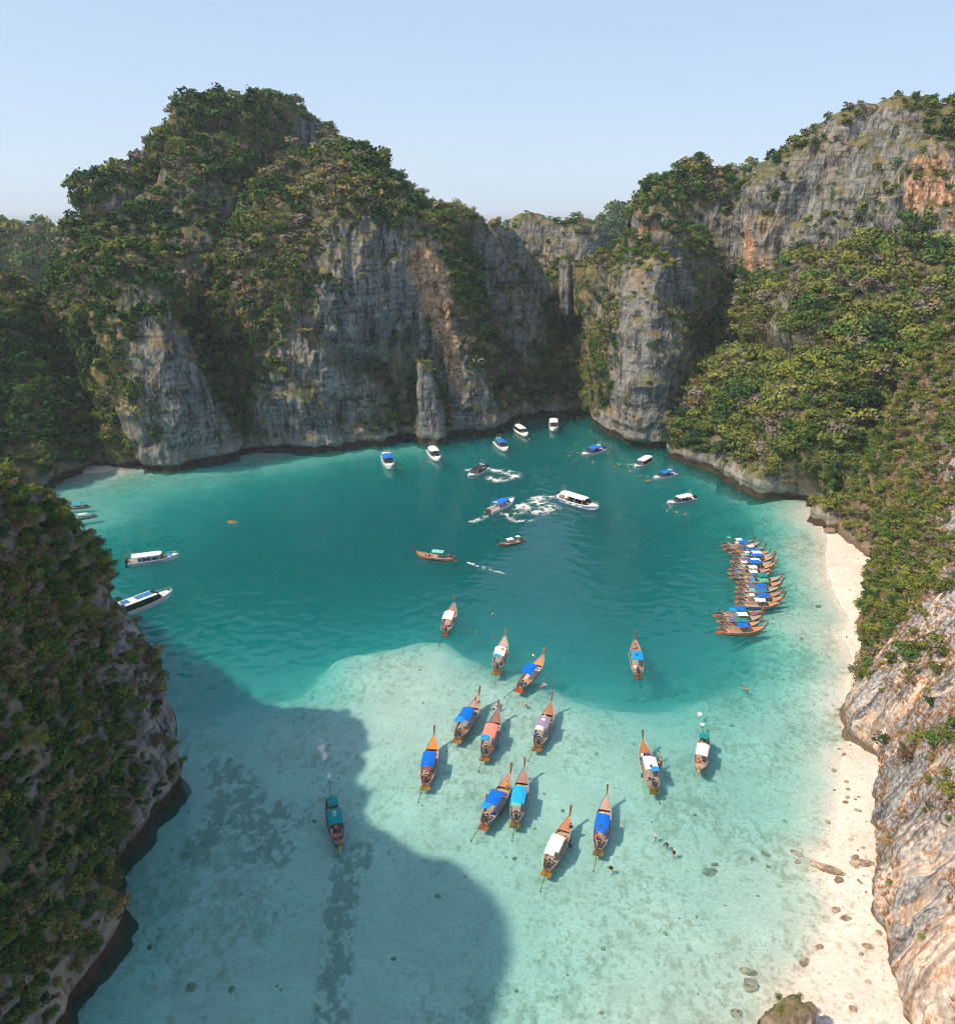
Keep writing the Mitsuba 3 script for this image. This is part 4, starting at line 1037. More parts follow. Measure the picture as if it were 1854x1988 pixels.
LB[13] = longtail('long-tail boat with white canopy and blue rear awning, bathers standing at its side', Z1(1530, 1038), Z1(1602, 1318), (WHITE, -1.6, 1.0), (LBLUE, -2.1, -1.2, .5, -.3, 2.12), tail=Z1(1637, 1415), deck=(.42, .17, .06), plat=MOSS, ribbons=(WHITE,), tyre=(-1.7, 1), low=MOSS, panel=-1.1,
                  extra=[('tarpaulin', mat_pad(1.25, .2, .35, 1.2, .6), (.01, .20, .60)), ('cooler_box', MB().box((2.0, .5, .72), (.4, .35, .35)), WHITE)] + crates((-2.6, .2, .4, .5, .3, (.02, .04, .1)), (-2.6, -.3, .3, .3, .35, ORANGE)))
LB[14] = longtail('long-tail boat with white canopy and teal stern awning, heading to the beach', Z5(588, 1100), Z5(628, 862), (WHITE, -1.9, 1.0), (TEAL, -4.4, -3.0, .62, -.1, 2.1), tail=Z5(610, 785), ribbons=(YELLOW, ORANGE, WHITE), deck=(.50, .36, .32), prow=(.5, .3, .05),
                  extra=crates((1.3, .4, .4, .4, .35, (.02, .05, .2)), (1.3, -.4, .3, .4, .35, BLUE), (1.2, .0, .3, .3, .3, (.75, .2, .04))))
LB[15] = longtail('long-tail boat with teal canopies full of passengers, under way in the shade', Z8(612, 1705), Z8(518, 1232), (TEAL, -1.9, .7), (TEAL, -4.2, -2.5, .60, .1, 2.08), tail=Z8(505, 1055), rail=(.22, .34, .50), deck=(.16, .10, .08), hull=(.10, .07, .06), floor=(.11, .07, .05), bench=(.16, .10, .07), ribbons=(ORANGE, YELLOW), prow=(.25, .12, .03),
                  extra=[('deck_board', mat_pad(2.1, 0, .5, 1.3, .62), (.30, .27, .24)), ('basket', MB().box((.95, -.45, .5), (.4, .5, .35)), (.01, .08, .5))])
LB[16] = longtail('long-tail boat with pale teal canopy crossing the deep water to the left', Z3(368, 722), Z3(540, 746), ((.20, .50, .48), -1.7, 1.0), tail=Z3(598, 768), deck=(.46, .22, .11), hull=(.40, .17, .07), ribbons=(ORANGE, RED),
                  extra=crates((-2.2, .2, .5, .5, .4, BLUE), (1.5, .3, .3, .4, .4, RED)))
LB[17] = longtail('long-tail boat with small white roofs in the middle of the deep water', Z3(750, 676), Z3(862, 658), (WHITE, -1.0, 1.3), (WHITE, -3.6, -2.2, .6, 0, 2.25), tail=Z3(890, 668), tailz=.3, hull=(.30, .12, .05), ribbons=((.75, .2, .05), (.75, .2, .05)), prow=(.05, .03, .03))
LB[18] = longtail('long-tail boat with blue awnings half hidden behind the left headland, farther one', Z4(425, 318), Z4(578, 318), (LBLUE, -2.0, 1.5), (BLUE, -3.4, -2.2, .6, 0, 2.2), tail=Z4(630, 320), tailz=.5, hull=(.06, .05, .05))
LB[19] = longtail('long-tail boat with pale canopy half hidden behind the left headland, nearer one', Z4(462, 395), Z4(632, 380), ((.55, .62, .62), -2.2, .8), tail=Z4(690, 368), tailz=.8, hull=(.08, .06, .06), floor=(.02, .14, .30))
ROW = 'long-tail boats moored side by side off the beach'
rows = [
    ((838, 480), (520, 515), (WHITE, -.6, 1.2), (AQUA, -3.0, -2.0, .5, .5, 2.5), WOOD, (WHITE, (.8, .3, .1)), 'long-tail boat with white canopy and raised pale awning, farthest of the long row'),
    ((912, 512), (548, 555), (BLUE, -.9, 1.5), (WHITE, -2.0, -1.1, .5, -.2, 1.9), (.42, .30, .24), ((.8, .3, .05), YELLOW), 'long-tail boat with blue canopy and yellow prow tip, second of the long row'),
    ((958, 562), (612, 592), (WHITE, -.1, 1.6), (BLUE, -1.6, -.4, .6, .1, 2.0), WOOD, (PNK, WHITE), 'long-tail boat with white front canopy and blue rear one, third of the long row'),
    ((1013, 608), (655, 628), (BLUE, -.6, 1.6), (LBLUE, -1.8, -.9, .5, .2, 2.0), (.38, .24, .18), (PNK, WHITE), 'long-tail boat with blue canopy and small blue awning, fourth of the long row'),
    ((1053, 643), (660, 655), (WHITE, -.6, 1.7), (WHITE, -2.4, -1.2, .6, .1, 1.95), (.42, .30, .24), ((.8, .2, .05), WHITE), 'long-tail boat with two white canopies, fifth of the long row'),
    ((1058, 678), (632, 692), (BLUE, -.9, 1.9), (AQUA, -2.4, -1.1, .55, .2, 2.0), (.62, .26, .07), ((.8, .25, .05), RED), 'long-tail boat with long blue canopy and orange foredeck, sixth of the long row'),
    ((1043, 728), (642, 738), (WHITE, -.6, 1.6), (BLUE, -2.4, -.9, .6, .2, 1.98), (.32, .30, .30), (PNK, PNK), 'long-tail boat with white canopy and long blue awning, seventh of the long row'),
    ((1073, 757), (618, 778), (BLUE, -.9, 1.4), (WHITE, -2.6, -1.3, .5, .1, 1.9), (.60, .24, .07), (PNK, PNK, YELLOW), 'long-tail boat with blue canopy and pink ribbons, eighth of the long row'),
    ((1028, 810), (606, 822), ((.74, .68, .62), -.6, 1.4), (AQUA, -2.0, -1.2, .5, .2, 2.0), (.40, .24, .15), ((.8, .3, .05), YELLOW), 'long-tail boat with cream canopy and orange ribbons, ninth of the long row'),
    ((1018, 853), (620, 872), (WHITE, -.4, 1.4), (BLUE, -4.0, -2.8, .5, .3, 2.2), (.36, .20, .14), ((.8, .25, .05), ORANGE), 'long-tail boat with red pads on its deck and white canopy, tenth of the long row'),
    ((1138, 903), (692, 922), (TEAL, -.5, 1.6), (BLUE, -1.9, -1.0, .55, .2, 2.0), (.42, .28, .20), (PNK, WHITE), 'long-tail boat with dark teal canopy and blue awning in the long row'),
    ((1148, 958), (697, 977), (GREEN, -.5, 1.6), (LBLUE, -2.2, -1.2, .55, .2, 2.0), (.58, .24, .07), (PNK, PNK), 'long-tail boat with green canopy in the long row'),
    ((1118, 1013), (677, 1027), (BLUE, -.8, 1.7), (BLUE, -2.2, -1.3, .5, .2, 2.0), (.44, .32, .26), (WHITE, (.2, .25, .6)), 'long-tail boat with blue canopy next to the green canopy boat'),
    ((1143, 1073), (687, 1082), ((.03, .16, .42), -.8, 1.5), (AQUA, -2.2, -1.0, .6, .1, 2.0), (.50, .18, .06), ((.8, .3, .05), WHITE), 'long-tail boat with greyish blue canopy and aqua awning in the long row'),
    ((1163, 1128), (687, 1137), (BLUE, -.8, 1.7), (WHITE, -2.4, -1.2, .5, .1, 1.9), (.60, .24, .06), (YELLOW, ORANGE), 'long-tail boat with blue canopy, second nearest of the long row'),
    ((1123, 1178), (680, 1182), (WHITE, -1.0, 1.4), None, (.58, .22, .06), (RED, WHITE), 'long-tail boat with white canopy and blue hull side, nearest of the long row'),
    ((928, 1278), (445, 1292), (BLUE, -1.0, 1.2), (LBLUE, -2.2, -.9, .6, -.5, 2.0), (.25, .07, .07), (PNK, WHITE), 'long-tail boat with blue canopies and dark red foredeck, farthest of the row of four'),
    ((928, 1328), (480, 1352), (WHITE, -.8, 1.4), (LBLUE, -1.6, -.9, .5, -.3, 1.9), (.42, .30, .24), (ORANGE, (.4, .35, .4)), 'long-tail boat with white canopy in the row of four'),
    ((913, 1388), (492, 1417), (TEAL, -.8, 1.5), (BLUE, -2.4, -1.0, .5, .1, 2.0), (.60, .25, .08), (ORANGE, WHITE), 'long-tail boat with teal canopy in the row of four'),
    ((963, 1452), (474, 1477), (BLUE, -1.1, 1.2), None, (.55, .20, .06), (WHITE, ORANGE, BLUE), 'long-tail boat with orange hull and blue canopy, nearest of the row of four'),
]
rr = np.random.default_rng(55)
for i, (b, s, roof, awn, deck, rib, lab) in enumerate(rows):
    sx, sy = Z2(*s)
    ex = crates((-2.2, rr.uniform(-.4, .4), .4, .5, .3, [WHITE, BLUE, ORANGE, GREYW][i % 4]), (1.2, rr.uniform(-.4, .4), .3, .5, .2, [GREYW, RED, WHITE][i % 3]))
    if i == 9:
        ex += [('deck_pad', mat_pad(2.0, .1, .9, 1.1, .72), (.70, .08, .12))]
    if i == 19:
        ex += [('tarpaulin', MB().sheet([[(x, -.98, .62 + z) for z in (0, .42)] for x in (-1.0, 1.1)], .02), (.01, .06, .40))]
    LB[100 + i] = longtail(lab, Z2(*b), (sx, sy), roof, awn, deck=deck, ribbons=rib, tail=(sx - rr.uniform(24, 44), sy + rr.uniform(2, 12)), tailz=rr.uniform(.1, .7), hull=(.52, .17, .05) if i == 19 else (.27, .15, .09),
                           low=(.02, .07, .34) if i == 15 else ((.40, .10, .03) if i == 19 else DARKW), plat=[(.30, .2, .12), (.45, .16, .06), (.4, .3, .2)][i % 3], group=ROW, prow=[(.26, .09, .03), (.42, .14, .03), (.20, .075, .03)][i % 3], floor=[GREYW, (.32, .22, .16), (.22, .16, .12)][i % 3])
# lettering and print on two of the canopies
t, M = LB[15]
for ch, x in (('D', -.35), ('L', .25)):
    tm = meshkit.text_mesh(ch, .42, .02, True)
    v = np.asarray(tm.vertices); v = np.column_stack([x + v[:, 0] - .1, v[:, 1] - .15, v[:, 2] + 2.13])
    part(t + '__canopy', 'letter', MB().add(v, tm.faces).shape((.65, .75, .75), amp=.03), M)
t, M = LB[7]
ring = [(.55 + .26 * math.cos(a), .05 + .22 * math.sin(a), 2.12) for a in np.linspace(0, 6.28, 17)]
part(t + '__canopy', 'printed_ring', MB().tube(ring, .035, 5).shape((.75, .40, .14), amp=.03), M)
part(t + '__canopy', 'printed_lines', MB().box((-.1, .12, 2.12), (.5, .10, .02)).box((-.1, -.1, 2.12), (.5, .09, .02)).box((-.85, .02, 2.12), (.5, .5, .02)).shape((.62, .60, .66), amp=.05), M)

# ------------------------------------------------------------------ speedboats
SX = np.array([-5.1, -4, -2, 0, 1.8, 3.2, 4.3, 5.0, 5.4])
SB = PchipInterpolator(SX, [1.22, 1.28, 1.34, 1.36, 1.28, 1.02, .66, .32, .05])
SS = PchipInterpolator(SX, [.95, .95, .95, 1.0, 1.10, 1.22, 1.33, 1.40, 1.44])
SK = PchipInterpolator(SX, [-.35, -.4, -.42, -.42, -.36, -.22, .10, .55, 1.0])


def speed_hull(stripe):
    xs = np.linspace(-5.1, 5.4, 40); R = []
    for x in xs:
        b, s, k = float(SB(x)), float(SS(x)), float(SK(x)); h = s - k
        side = [(b - .14, s - .03), (b * .99, s), (b, s - .07), (b * .97, k + h * .72), (b * .94, k + h * .58), (b * .90, k + h * .42), (b * .70, k + h * .18), (.04, k)]
        L = [(x, y, z) for y, z in [(b * .80, max(k + .3, min(.40, s - .25)))] + side]
        R.append(L + [(x, -y, z) for _, y, z in L[::-1]])
    m = MB().loft(R)
    v, f = np.vstack(m.v), np.vstack(m.f)
    col = np.tile(np.array([.78, .79, .80]), (len(v), 1))
    idx = np.arange(len(R) * 18) % 18
    if stripe is not None:
        col[:len(idx)][np.isin(idx, (4, 5, 12, 13))] = stripe
    col[v[:, 2] < .02] = (.10, .13, .18)
    return coloured(v, f, col * (1 + .12 * (fb(v, 2., 3, 320)[:, None] - .5)), 'paint_material')


def speed_foredeck():
    xs = np.linspace(3.1, 5.3, 8)
    P = np.array([[(x, t * (SB(x) - .12), SS(x) - .02 + .06 * (1 - t * t)) for t in np.linspace(-1, 1, 7)] for x in xs])
    return MB().sheet(P, .05).shape((.80, .80, .80), amp=.05)


def speed_floor(col):
    xs = np.linspace(-5.0, 3.3, 12)
    P = np.array([[(x, t * SB(x) * .85, .46) for t in (-1, -.3, .3, 1)] for x in xs])
    return MB().sheet(P, .05).shape(col, amp=.25, scale=1.5)


def speed_seats(col):
    m = MB()
    for x in np.arange(-2.6, 1.2, .95):
        for s in (-1, 1):
            m.box((x, s * .62, .72), (.5, .75, .42)).box((x - .28, s * .62, 1.02), (.12, .75, .5))
    for s in (-1, 1):
        m.box((2.35, s * .8, .66), (1.3, .36, .38))
    m.box((0, 0, .515), (6.2, 1.7, .03))
    return m.shape(col, amp=.1)


def speed_roof(x0, x1, w, z, col, panels=False):
    xs, ts = np.linspace(x0, x1, 14), np.linspace(-1, 1, 11)
    P = []
    for x in xs:
        e = min(1, (x1 - x) / .9 + .35, (x - x0) / .4 + .6) ** .5
        P.append([(x, t * w * e, z + .16 * (1 - t ** 4) - .10 * (1 - e)) for t in ts])
    m = MB().sheet(P, .10)
    return m.shape(col, amp=.05, smooth=False)


def speed_cabin(x0, x1, w, z):
    m = MB()
    for x in np.linspace(x0 + .25, x1 - .35, 4):
        for s in (-1, 1):
            m.tube([(x - .2, s * (SB(x) - .1), SS(x) - .05), (x, s * (w - .12), z - .02)], .045, 5)
    return m.shape((.72, .73, .74), amp=.05)


def speed_screen(x1, w, z):
    m = MB()
    for s in (-1, 0, 1):
        a, b = (s - .5) * w * .62, (s + .5) * w * .62
        m.add([(x1 + .35, a, 1.02), (x1 + .35, b, 1.02), (x1 - .3, b * .94, z), (x1 - .3, a * .94, z), (x1 + .31, a, 1.02), (x1 + .31, b, 1.02), (x1 - .34, b * .94, z), (x1 - .34, a * .94, z)],
              [[0, 1, 2, 3], [7, 6, 5, 4], [0, 4, 5, 1], [1, 5, 6, 2], [2, 6, 7, 3], [3, 7, 4, 0]])
    return ply((np.vstack(m.v), np.vstack(m.f)), 'window_material', False)


def side_windows(x0, x1, w, z):
    m = MB()
    for s in (-1, 1):
        P = [[(x, s * (SB(x) * (1 - k) + (w - .05) * k), SS(x) * (1 - k) + (z - .04) * k) for k in (.05, .97)] for x in np.linspace(x0 + .5, x1 - .1, 8)]
        m.sheet(P, .01)
    return ply((np.vstack(m.v), np.vstack(m.f)), 'window_material', False)


def outboard(y, col):
    m = MB().box((-5.35, y, 1.12), (.62, .40, .62), taper=.8).box((-5.3, y, .5), (.26, .2, .8)).box((-5.4, y, -.1), (.5, .06, .4))
    return m.shape(col, amp=.1)


def speed_rail():
    m = MB()
    for s in (-1, 1):
        xs = np.linspace(2.9, 5.2, 7)
        m.tube(np.column_stack([xs, s * (SB(xs) - .08), SS(xs) + .42]), .022, 5)
        for x in xs[::2]:
            m.tube([(x, s * (SB(x) - .08), SS(x)), (x, s * (SB(x) - .08), SS(x) + .42)], .02, 5)
    return m.shape((.62, .63, .65), amp=.03)


def antenna(x, z):
    return MB().tube([(x, .5, z), (x - .4, .5, z + 1.5)], .025, 5).tube([(x, -.5, z), (x - .4, -.5, z + 1.3)], .025, 5).box((x, 0, z + .12), (.3, 1.4, .10)).shape((.7, .7, .7), amp=.03)


def fender(x, s, col):
    return MB().tube([(x, s * (SB(x) + .12), .85), (x, s * (SB(x) + .14), .75), (x, s * (SB(x) + .14), .35), (x, s * (SB(x) + .12), .25)], [.06, .13, .13, .06], 8).shape(col, amp=.03)


def rope(a, b, sag=.3):
    t = np.linspace(0, 1, 8)[:, None]
    p = np.asarray(a) * (1 - t) + np.asarray(b) * t - [0, 0, sag] * np.sin(np.pi * t)
    return MB().tube(p, .025, 4).shape((.62, .55, .40), amp=.05)


def speedboat(label, bow, stern, roof, stripe=None, x0=-3.4, x1=1.6, seats=(.05, .06, .08), cushion=None, motors=2, mcol=BLACK, closed=False, fenders=(), anchor=None, ant=True, floor=(.30, .20, .14), wid=1.22, z=2.15, frontroof=None):
    t = thing('speedboat', label, 'speedboat')
    B, S = src(*bow, 1.3), src(*stern, .9)
    d = (B - S)[:2]; L = np.linalg.norm(d); s = float(np.clip(L / 10.6, .45, 1.5)); a = math.atan2(d[1], d[0])
    M = np.eye(4); M[:2, :2] = np.array([[math.cos(a), -math.sin(a)], [math.sin(a), math.cos(a)]]) * s
    M[2, 2] = s if s > .8 else (s + .8) / 2; M[:2, 3] = (B + S)[:2] / 2 - d / L * .15 * s
    if s < .8:
        M[:2, 1] *= .8 / s * .95
    c = lambda nm, fn, *q: part(t, nm, cached((fn.__name__, q), lambda: fn(*q)), M)
    c('hull', speed_hull, stripe); c('foredeck', speed_foredeck); c('floor', speed_floor, floor); c('seat_rows', speed_seats, seats)
    r = c('roof', speed_roof, x0, x1, wid, z, roof)
    c('roof_post', speed_cabin, x0, x1, wid, z)
    c('windscreen', speed_screen, x1, wid, z)
    if closed:
        c('side_window', side_windows, x0, x1, wid, z)
    if frontroof is not None:
        part(t, 'rear_roof', cached(('rr', x0), lambda: speed_roof(x0 - 1.3, x0 + .1, wid * .92, z - .12, frontroof)), M)
    for k in range(motors):
        c('outboard_engine', outboard, (k - (motors - 1) / 2) * .62, mcol)
    c('bow_rail', speed_rail)
    if ant:
        part(t, 'antenna', cached(('ant', x0, z), lambda: antenna(x0 + .3, z + .12)), M)
    if cushion is not None:
        part(t, 'bow_cushion', cached(('cu', cushion), lambda: MB().box((3.6, 0, SS(3.6) + .12), (1.2, 1.3, .14), taper=.85).shape(cushion, 'leaf_material')), M)
    for x, sd, col in fenders:
        part(t, 'fender', fender(x, sd, col), M)
    if anchor is not None:
        A = at_boat(M, 5.3, 0, 1.3); e = src(*anchor, -.1)
        k = thing('anchor_rope', 'thin anchor rope of the ' + ' '.join(label.split()[:9]), 'rope')
        scene[k] = rope(A, e)
    return t, M


SBT = {}
SBT[1] = speedboat('white speedboat with blue roof seen bow-on, leftmost at the far sand flat', Z3(246, 328), Z3(219, 270), BLUE, (.30, .32, .36), x0=-2.2, frontroof=WHITE, anchor=Z3(254, 352))
SBT[2] = speedboat('white speedboat with white roof and dark cockpit near the sea stack', Z3(468, 288), Z3(430, 243), WHITE, x1=1.2, anchor=Z3(482, 318))
SBT[3] = speedboat('white speedboat with blue roof, moored left of the channel', Z3(786, 242), Z3(738, 203), (.02, .14, .42), (.5, .52, .55), anchor=Z3(812, 262))
SBT[4] = speedboat('white speedboat with long white roof at the head of the channel', Z3(881, 172), Z3(830, 140), WHITE, closed=True, anchor=Z3(894, 196), x0=-4.2)
SBT[5] = speedboat('small white speedboat seen end-on, farthest up the channel', Z3(1005, 150), Z3(1002, 112), (.62, .68, .74), seats=(.02, .10, .42), anchor=Z3(1007, 168), ant=False)
SBT[6] = speedboat('white speedboat with dark navy roof turning in its own foam', Z3(605, 368), Z3(690, 324), (.022, .03, .05), (.25, .30, .38), x0=-2.8)
SBT[7] = speedboat('white speedboat with blue roof among snorkellers on the right of the channel', Z3(1134, 268), Z3(1237, 237), BLUE, (.45, .48, .52), anchor=Z3(1060, 318), mcol=(.01, .05, .25), x0=-2.8, floor=(.42, .22, .14))
SBT[8] = speedboat('white boat with enclosed white cabin beside the right cliff', Z3(1381, 324), Z3(1450, 288), WHITE, (.40, .26, .18), closed=True, x0=-4.6, x1=1.6, anchor=Z3(1362, 340), ant=False, motors=1)
SBT[9] = speedboat('white speedboat with blue roof and orange buoy nearest the right cliff', Z3(1468, 374), Z3(1572, 348), BLUE, (.5, .53, .56), x0=-2.6, anchor=Z3(1456, 386), mcol=(.01, .10, .5), floor=(.42, .24, .16))
SBT[10] = speedboat('white speedboat with white roof and blue hull stripe off the right shore', Z3(1531, 490), Z3(1662, 465), WHITE, (.12, .22, .42), x0=-3.2, anchor=Z3(1506, 505), floor=(.45, .26, .18))
SBT[11] = speedboat('white speedboat with bright blue roof heading right before the foam loop', Z3(819, 471), Z3(699, 530), BLUE, (.55, .56, .6), x0=-2.6, x1=2.2, seats=(.4, .4, .42), motors=3, mcol=(.08, .06, .05))
SBT[12] = speedboat('large white speedboat with long white roof and blue side stripe, passengers on its bow', Z3(1214, 514), Z3(1037, 464), WHITE, (.02, .10, .42), x0=-4.6, x1=2.2, motors=3, mcol=WHITE, fenders=((-4.9, -1, (.02, .16, .6)),), floor=(.42, .16, .08))
SBT[13] = speedboat('white speedboat with long white roof and blue bow cushion, left edge of the lagoon', Z4(1190, 645), Z4(848, 700), WHITE, (.50, .55, .58), x0=-4.2, x1=2.0, cushion=(.03, .22, .55), motors=2, fenders=((-2.4, -1, BLUE), (.2, -1, BLUE), (-4.8, -1, BLUE)), anchor=Z4(1265, 668), seats=(.03, .2, .4))
SBT[14] = speedboat('white speedboat with blue panelled roof and dark windscreen beside the left headland', Z4(1150, 890), Z4(775, 1045), WHITE, (.42, .46, .50), x0=-4.6, x1=2.4, closed=True, motors=3, mcol=WHITE, floor=(.35, .20, .14))
t, M = SBT[13]
tm = meshkit.text_mesh('NATTHICHA', .42, .02, True)
v = np.asarray(tm.vertices)
w = v[:, 0].max()
X_ = .2 + (v[:, 0] - w / 2)
part(t + '__hull', 'lettering', MB().add(np.column_stack([X_, -(SB(X_) * .985 + .025 + v[:, 2]), .38 + v[:, 1]]), tm.faces).shape((.10, .18, .32), amp=.02), M)
t, M = SBT[14]
for i, (x0, x1, col) in enumerate(((-4.3, -2.7, (.03, .13, .33)), (-1.6, 1.3, (.03, .15, .40)), (1.32, 2.3, (.012, .018, .026)))):
    for q, xx in enumerate(np.linspace(x0, x1, 3 if i < 2 else 2)[:-1]):
        n = (x1 - x0) / (2 if i < 2 else 1)
        P = [[(x, tt * 1.02, 2.15 + .16 * (1 - tt ** 4) + .035) for tt in np.linspace(-1, 1, 9)] for x in np.linspace(xx + .02, xx + n - .02, 4)]
        part(t + '__roof', 'roof_panel', MB().sheet(P, .03).shape(col, amp=.1), M)
t, M = SBT[12]
for x in (-2.6, -.9, .8):
    P = [[(xx, -(SB(xx) * .985 + .02), zz) for zz in (.42, .62)] for xx in np.linspace(x, x + 1.0, 5)]
    part(t + '__hull', 'name_panel', MB().sheet(P, .01).shape((.75, .78, .82), amp=.03), M)

# ------------------------------------------------------------------ people
import manifold3d as m3
POSES = {
    'stand': dict(pel=(0, 0, .92), chest=(0, 0, 1.28), neck=(0, 0, 1.47), head=(.01, 0, 1.63), hip=.10, sh=.19, knee=[(.03, .11, .50), (0, -.11, .50)], foot=[(0, .12, .06), (-.02, -.12, .06)], toe=.16, elb=[(-.02, .27, 1.12), (.05, -.28, 1.14)], hand=[(.06, .26, .86), (.2, -.22, .96)]),
    'sit': dict(pel=(0, 0, .12), chest=(.03, 0, .48), neck=(.05, 0, .67), head=(.08, 0, .83), hip=.10, sh=.19, knee=[(.42, .14, .16), (.42, -.14, .18)], foot=[(.46, .13, -.26), (.5, -.12, -.24)], toe=.16, elb=[(.1, .27, .36), (.12, -.26, .36)], hand=[(.34, .2, .24), (.34, -.18, .26)]),
    'float': dict(pel=(-.06, 0, -.45), chest=(0, 0, -.08), neck=(.02, 0, .12), head=(.05, 0, .28), hip=.10, sh=.20, knee=[(.12, .12, -.85), (.0, -.12, -.86)], foot=[(-.1, .12, -1.2), (-.25, -.1, -1.15)], toe=.16, elb=[(.22, .38, -.05), (.24, -.38, -.04)], hand=[(.48, .36, -.02), (.5, -.3, .0)]),
    'swim': dict(pel=(-.35, 0, -.05), chest=(0, 0, .02), neck=(.2, 0, .07), head=(.36, 0, .10), hip=.10, sh=.20, knee=[(-.78, .14, -.10), (-.76, -.12, -.16)], foot=[(-1.15, .16, -.12), (-1.1, -.14, -.3)], toe=-.14, elb=[(.2, .38, .0), (.25, -.36, .02)], hand=[(.48, .42, -.02), (.58, -.28, .02)]),
    'wade': dict(pel=(0, 0, .18), chest=(.06, 0, .52), neck=(.1, 0, .71), head=(.14, 0, .86), hip=.10, sh=.19, knee=[(.05, .12, -.24), (-.02, -.12, -.24)], foot=[(0, .14, -.68), (-.1, -.12, -.68)], toe=.16, elb=[(.1, .3, .36), (.16, -.29, .36)], hand=[(.28, .3, .18), (.34, -.2, .26)]),
    'bend': dict(pel=(0, 0, .20), chest=(.30, 0, .34), neck=(.46, 0, .36), head=(.6, 0, .30), hip=.10, sh=.19, knee=[(.05, .12, -.22), (-.02, -.12, -.22)], foot=[(0, .14, -.66), (-.1, -.12, -.66)], toe=.16, elb=[(.4, .24, .12), (.42, -.22, .1)], hand=[(.48, .22, -.12), (.5, -.2, -.1)]),
}


def hull_of(*balls):
    pts = []
    for c, r in balls:
        s = SPH * r + np.asarray(c, float); pts.append(s)
    return m3.Manifold.hull_points(np.vstack(pts))


SPH = trimesh.creation.icosphere(subdivisions=1).vertices


def to_mb(m, iters=4, ln=None):
    if ln:
        m = m.refine_to_length(ln)
    q = m.to_mesh(); t = trimesh.Trimesh(q.vert_properties[:, :3], q.tri_verts, process=True)
    if iters:
        trimesh.smoothing.filter_taubin(t, iterations=iters)
    return t


def person_meshes(pose):
    P = POSES[pose]; V = lambda k: np.array(P[k], float)
    pel, ch, nk, hd = V('pel'), V('chest'), V('neck'), V('head')
    up = (ch - pel) / np.linalg.norm(ch - pel)
    side = np.array([0, 1.0, 0]); fwd = np.cross(side, up)
    hu = (hd - nk) / np.linalg.norm(hd - nk); hf = np.cross(side, hu)
    if pose == 'swim':
        hf = np.array([.5, 0, -.86])
    parts, top, low = [], [], []
    shl = [ch + side * s * P['sh'] + up * .10 for s in (1, -1)]
    hips = [pel + side * s * P['hip'] for s in (1, -1)]
    parts.append(hull_of((pel + side * .09, .125), (pel - side * .09, .125), (ch + side * .10, .125), (ch - side * .10, .125)))
    parts.append(hull_of((ch + side * .10, .12), (ch - side * .10, .12), (shl[0], .065), (shl[1], .065), (nk, .06)))
    parts.append(hull_of((nk - up * .02, .058), (hd - hu * .06, .06)))
    parts.append(hull_of((hd + hu * .03, .098), (hd - hf * .02 + hu * .02, .10), (hd - hu * .07 + hf * .035, .062)))
    parts.append(hull_of((hd + hf * .095 - hu * .01, .018), (hd + hf * .118 - hu * .025, .012)))
    for s in (1, -1):
        parts.append(hull_of((hd + side * s * .095 - hu * .01, .02), (hd + side * s * .1 + hu * .02 - hf * .01, .02)))
    for i, s in enumerate((1, -1)):
        e, h = np.array(P['elb'][i], float), np.array(P['hand'][i], float)
        parts.append(hull_of((shl[i], .062), (e, .044))); parts.append(hull_of((e, .044), (h, .03)))
        d = (h - e) / np.linalg.norm(h - e); w = np.cross(d, [0, 0, 1.0]); w /= np.linalg.norm(w) + 1e-9
        palm = h + d * .07
        parts.append(hull_of((h, .028), (palm + w * .028, .018), (palm - w * .028, .018)))
        for q, ln in zip((-.033, -.011, .011, .033), (.055, .07, .066, .05)):
            parts.append(hull_of((palm + w * q, .0105), (palm + w * q * 1.25 + d * ln, .009)))
        parts.append(hull_of((h + d * .02 + w * s * .03, .012), (h + d * .06 + w * s * .065, .010)))
        k, f = np.array(P['knee'][i], float), np.array(P['foot'][i], float)
        parts.append(hull_of((hips[i], .095), (k, .06))); parts.append(hull_of((k, .058), (f, .038)))
        parts.append(hull_of((f, .042), (f + [P['toe'], 0, -.02], .032)))
        low.append(hull_of((hips[i], .112), (hips[i] * .45 + k * .55, .085)))
        top.append(hull_of((shl[i], .076), (shl[i] * .5 + e * .5, .062)))
    low.append(hull_of((pel + side * .09, .138), (pel - side * .09, .138), (pel + side * .09 + up * .08, .134), (pel - side * .09 + up * .08, .134)))
    top.append(hull_of((pel + side * .09 + up * .10, .138), (pel - side * .09 + up * .10, .138), (ch + side * .11, .14), (ch - side * .11, .14), (shl[0] - side * .02, .078), (shl[1] + side * .02, .078)))
    hair = hull_of((hd + hu * .045 - hf * .02, .104), (hd - hf * .045, .098), (hd - hf * .05 - hu * .07, .06))
    U = lambda L: m3.Manifold.batch_boolean(L, m3.OpType.Add)
    body = to_mb(U(parts), 2)
    vest = hull_of((ch + side * .12 + fwd * .05, .12), (ch - side * .12 + fwd * .05, .12), (ch + side * .12 - fwd * .05, .12), (ch - side * .12 - fwd * .05, .12), (pel + up * .12 + side * .1, .15), (pel + up * .12 - side * .1, .15), (shl[0] - side * .05, .07), (shl[1] + side * .05, .07))
    return dict(body=body, top=to_mb(U(top), 0), low=to_mb(U(low), 0), hair=to_mb(hair, 0), vest=to_mb(vest, 0))


PM = {k: person_meshes(k) for k in POSES}
SKIN = [(.50, .29, .20), (.36, .19, .11), (.58, .36, .26)]
HAIR = (.020, .014, .010)


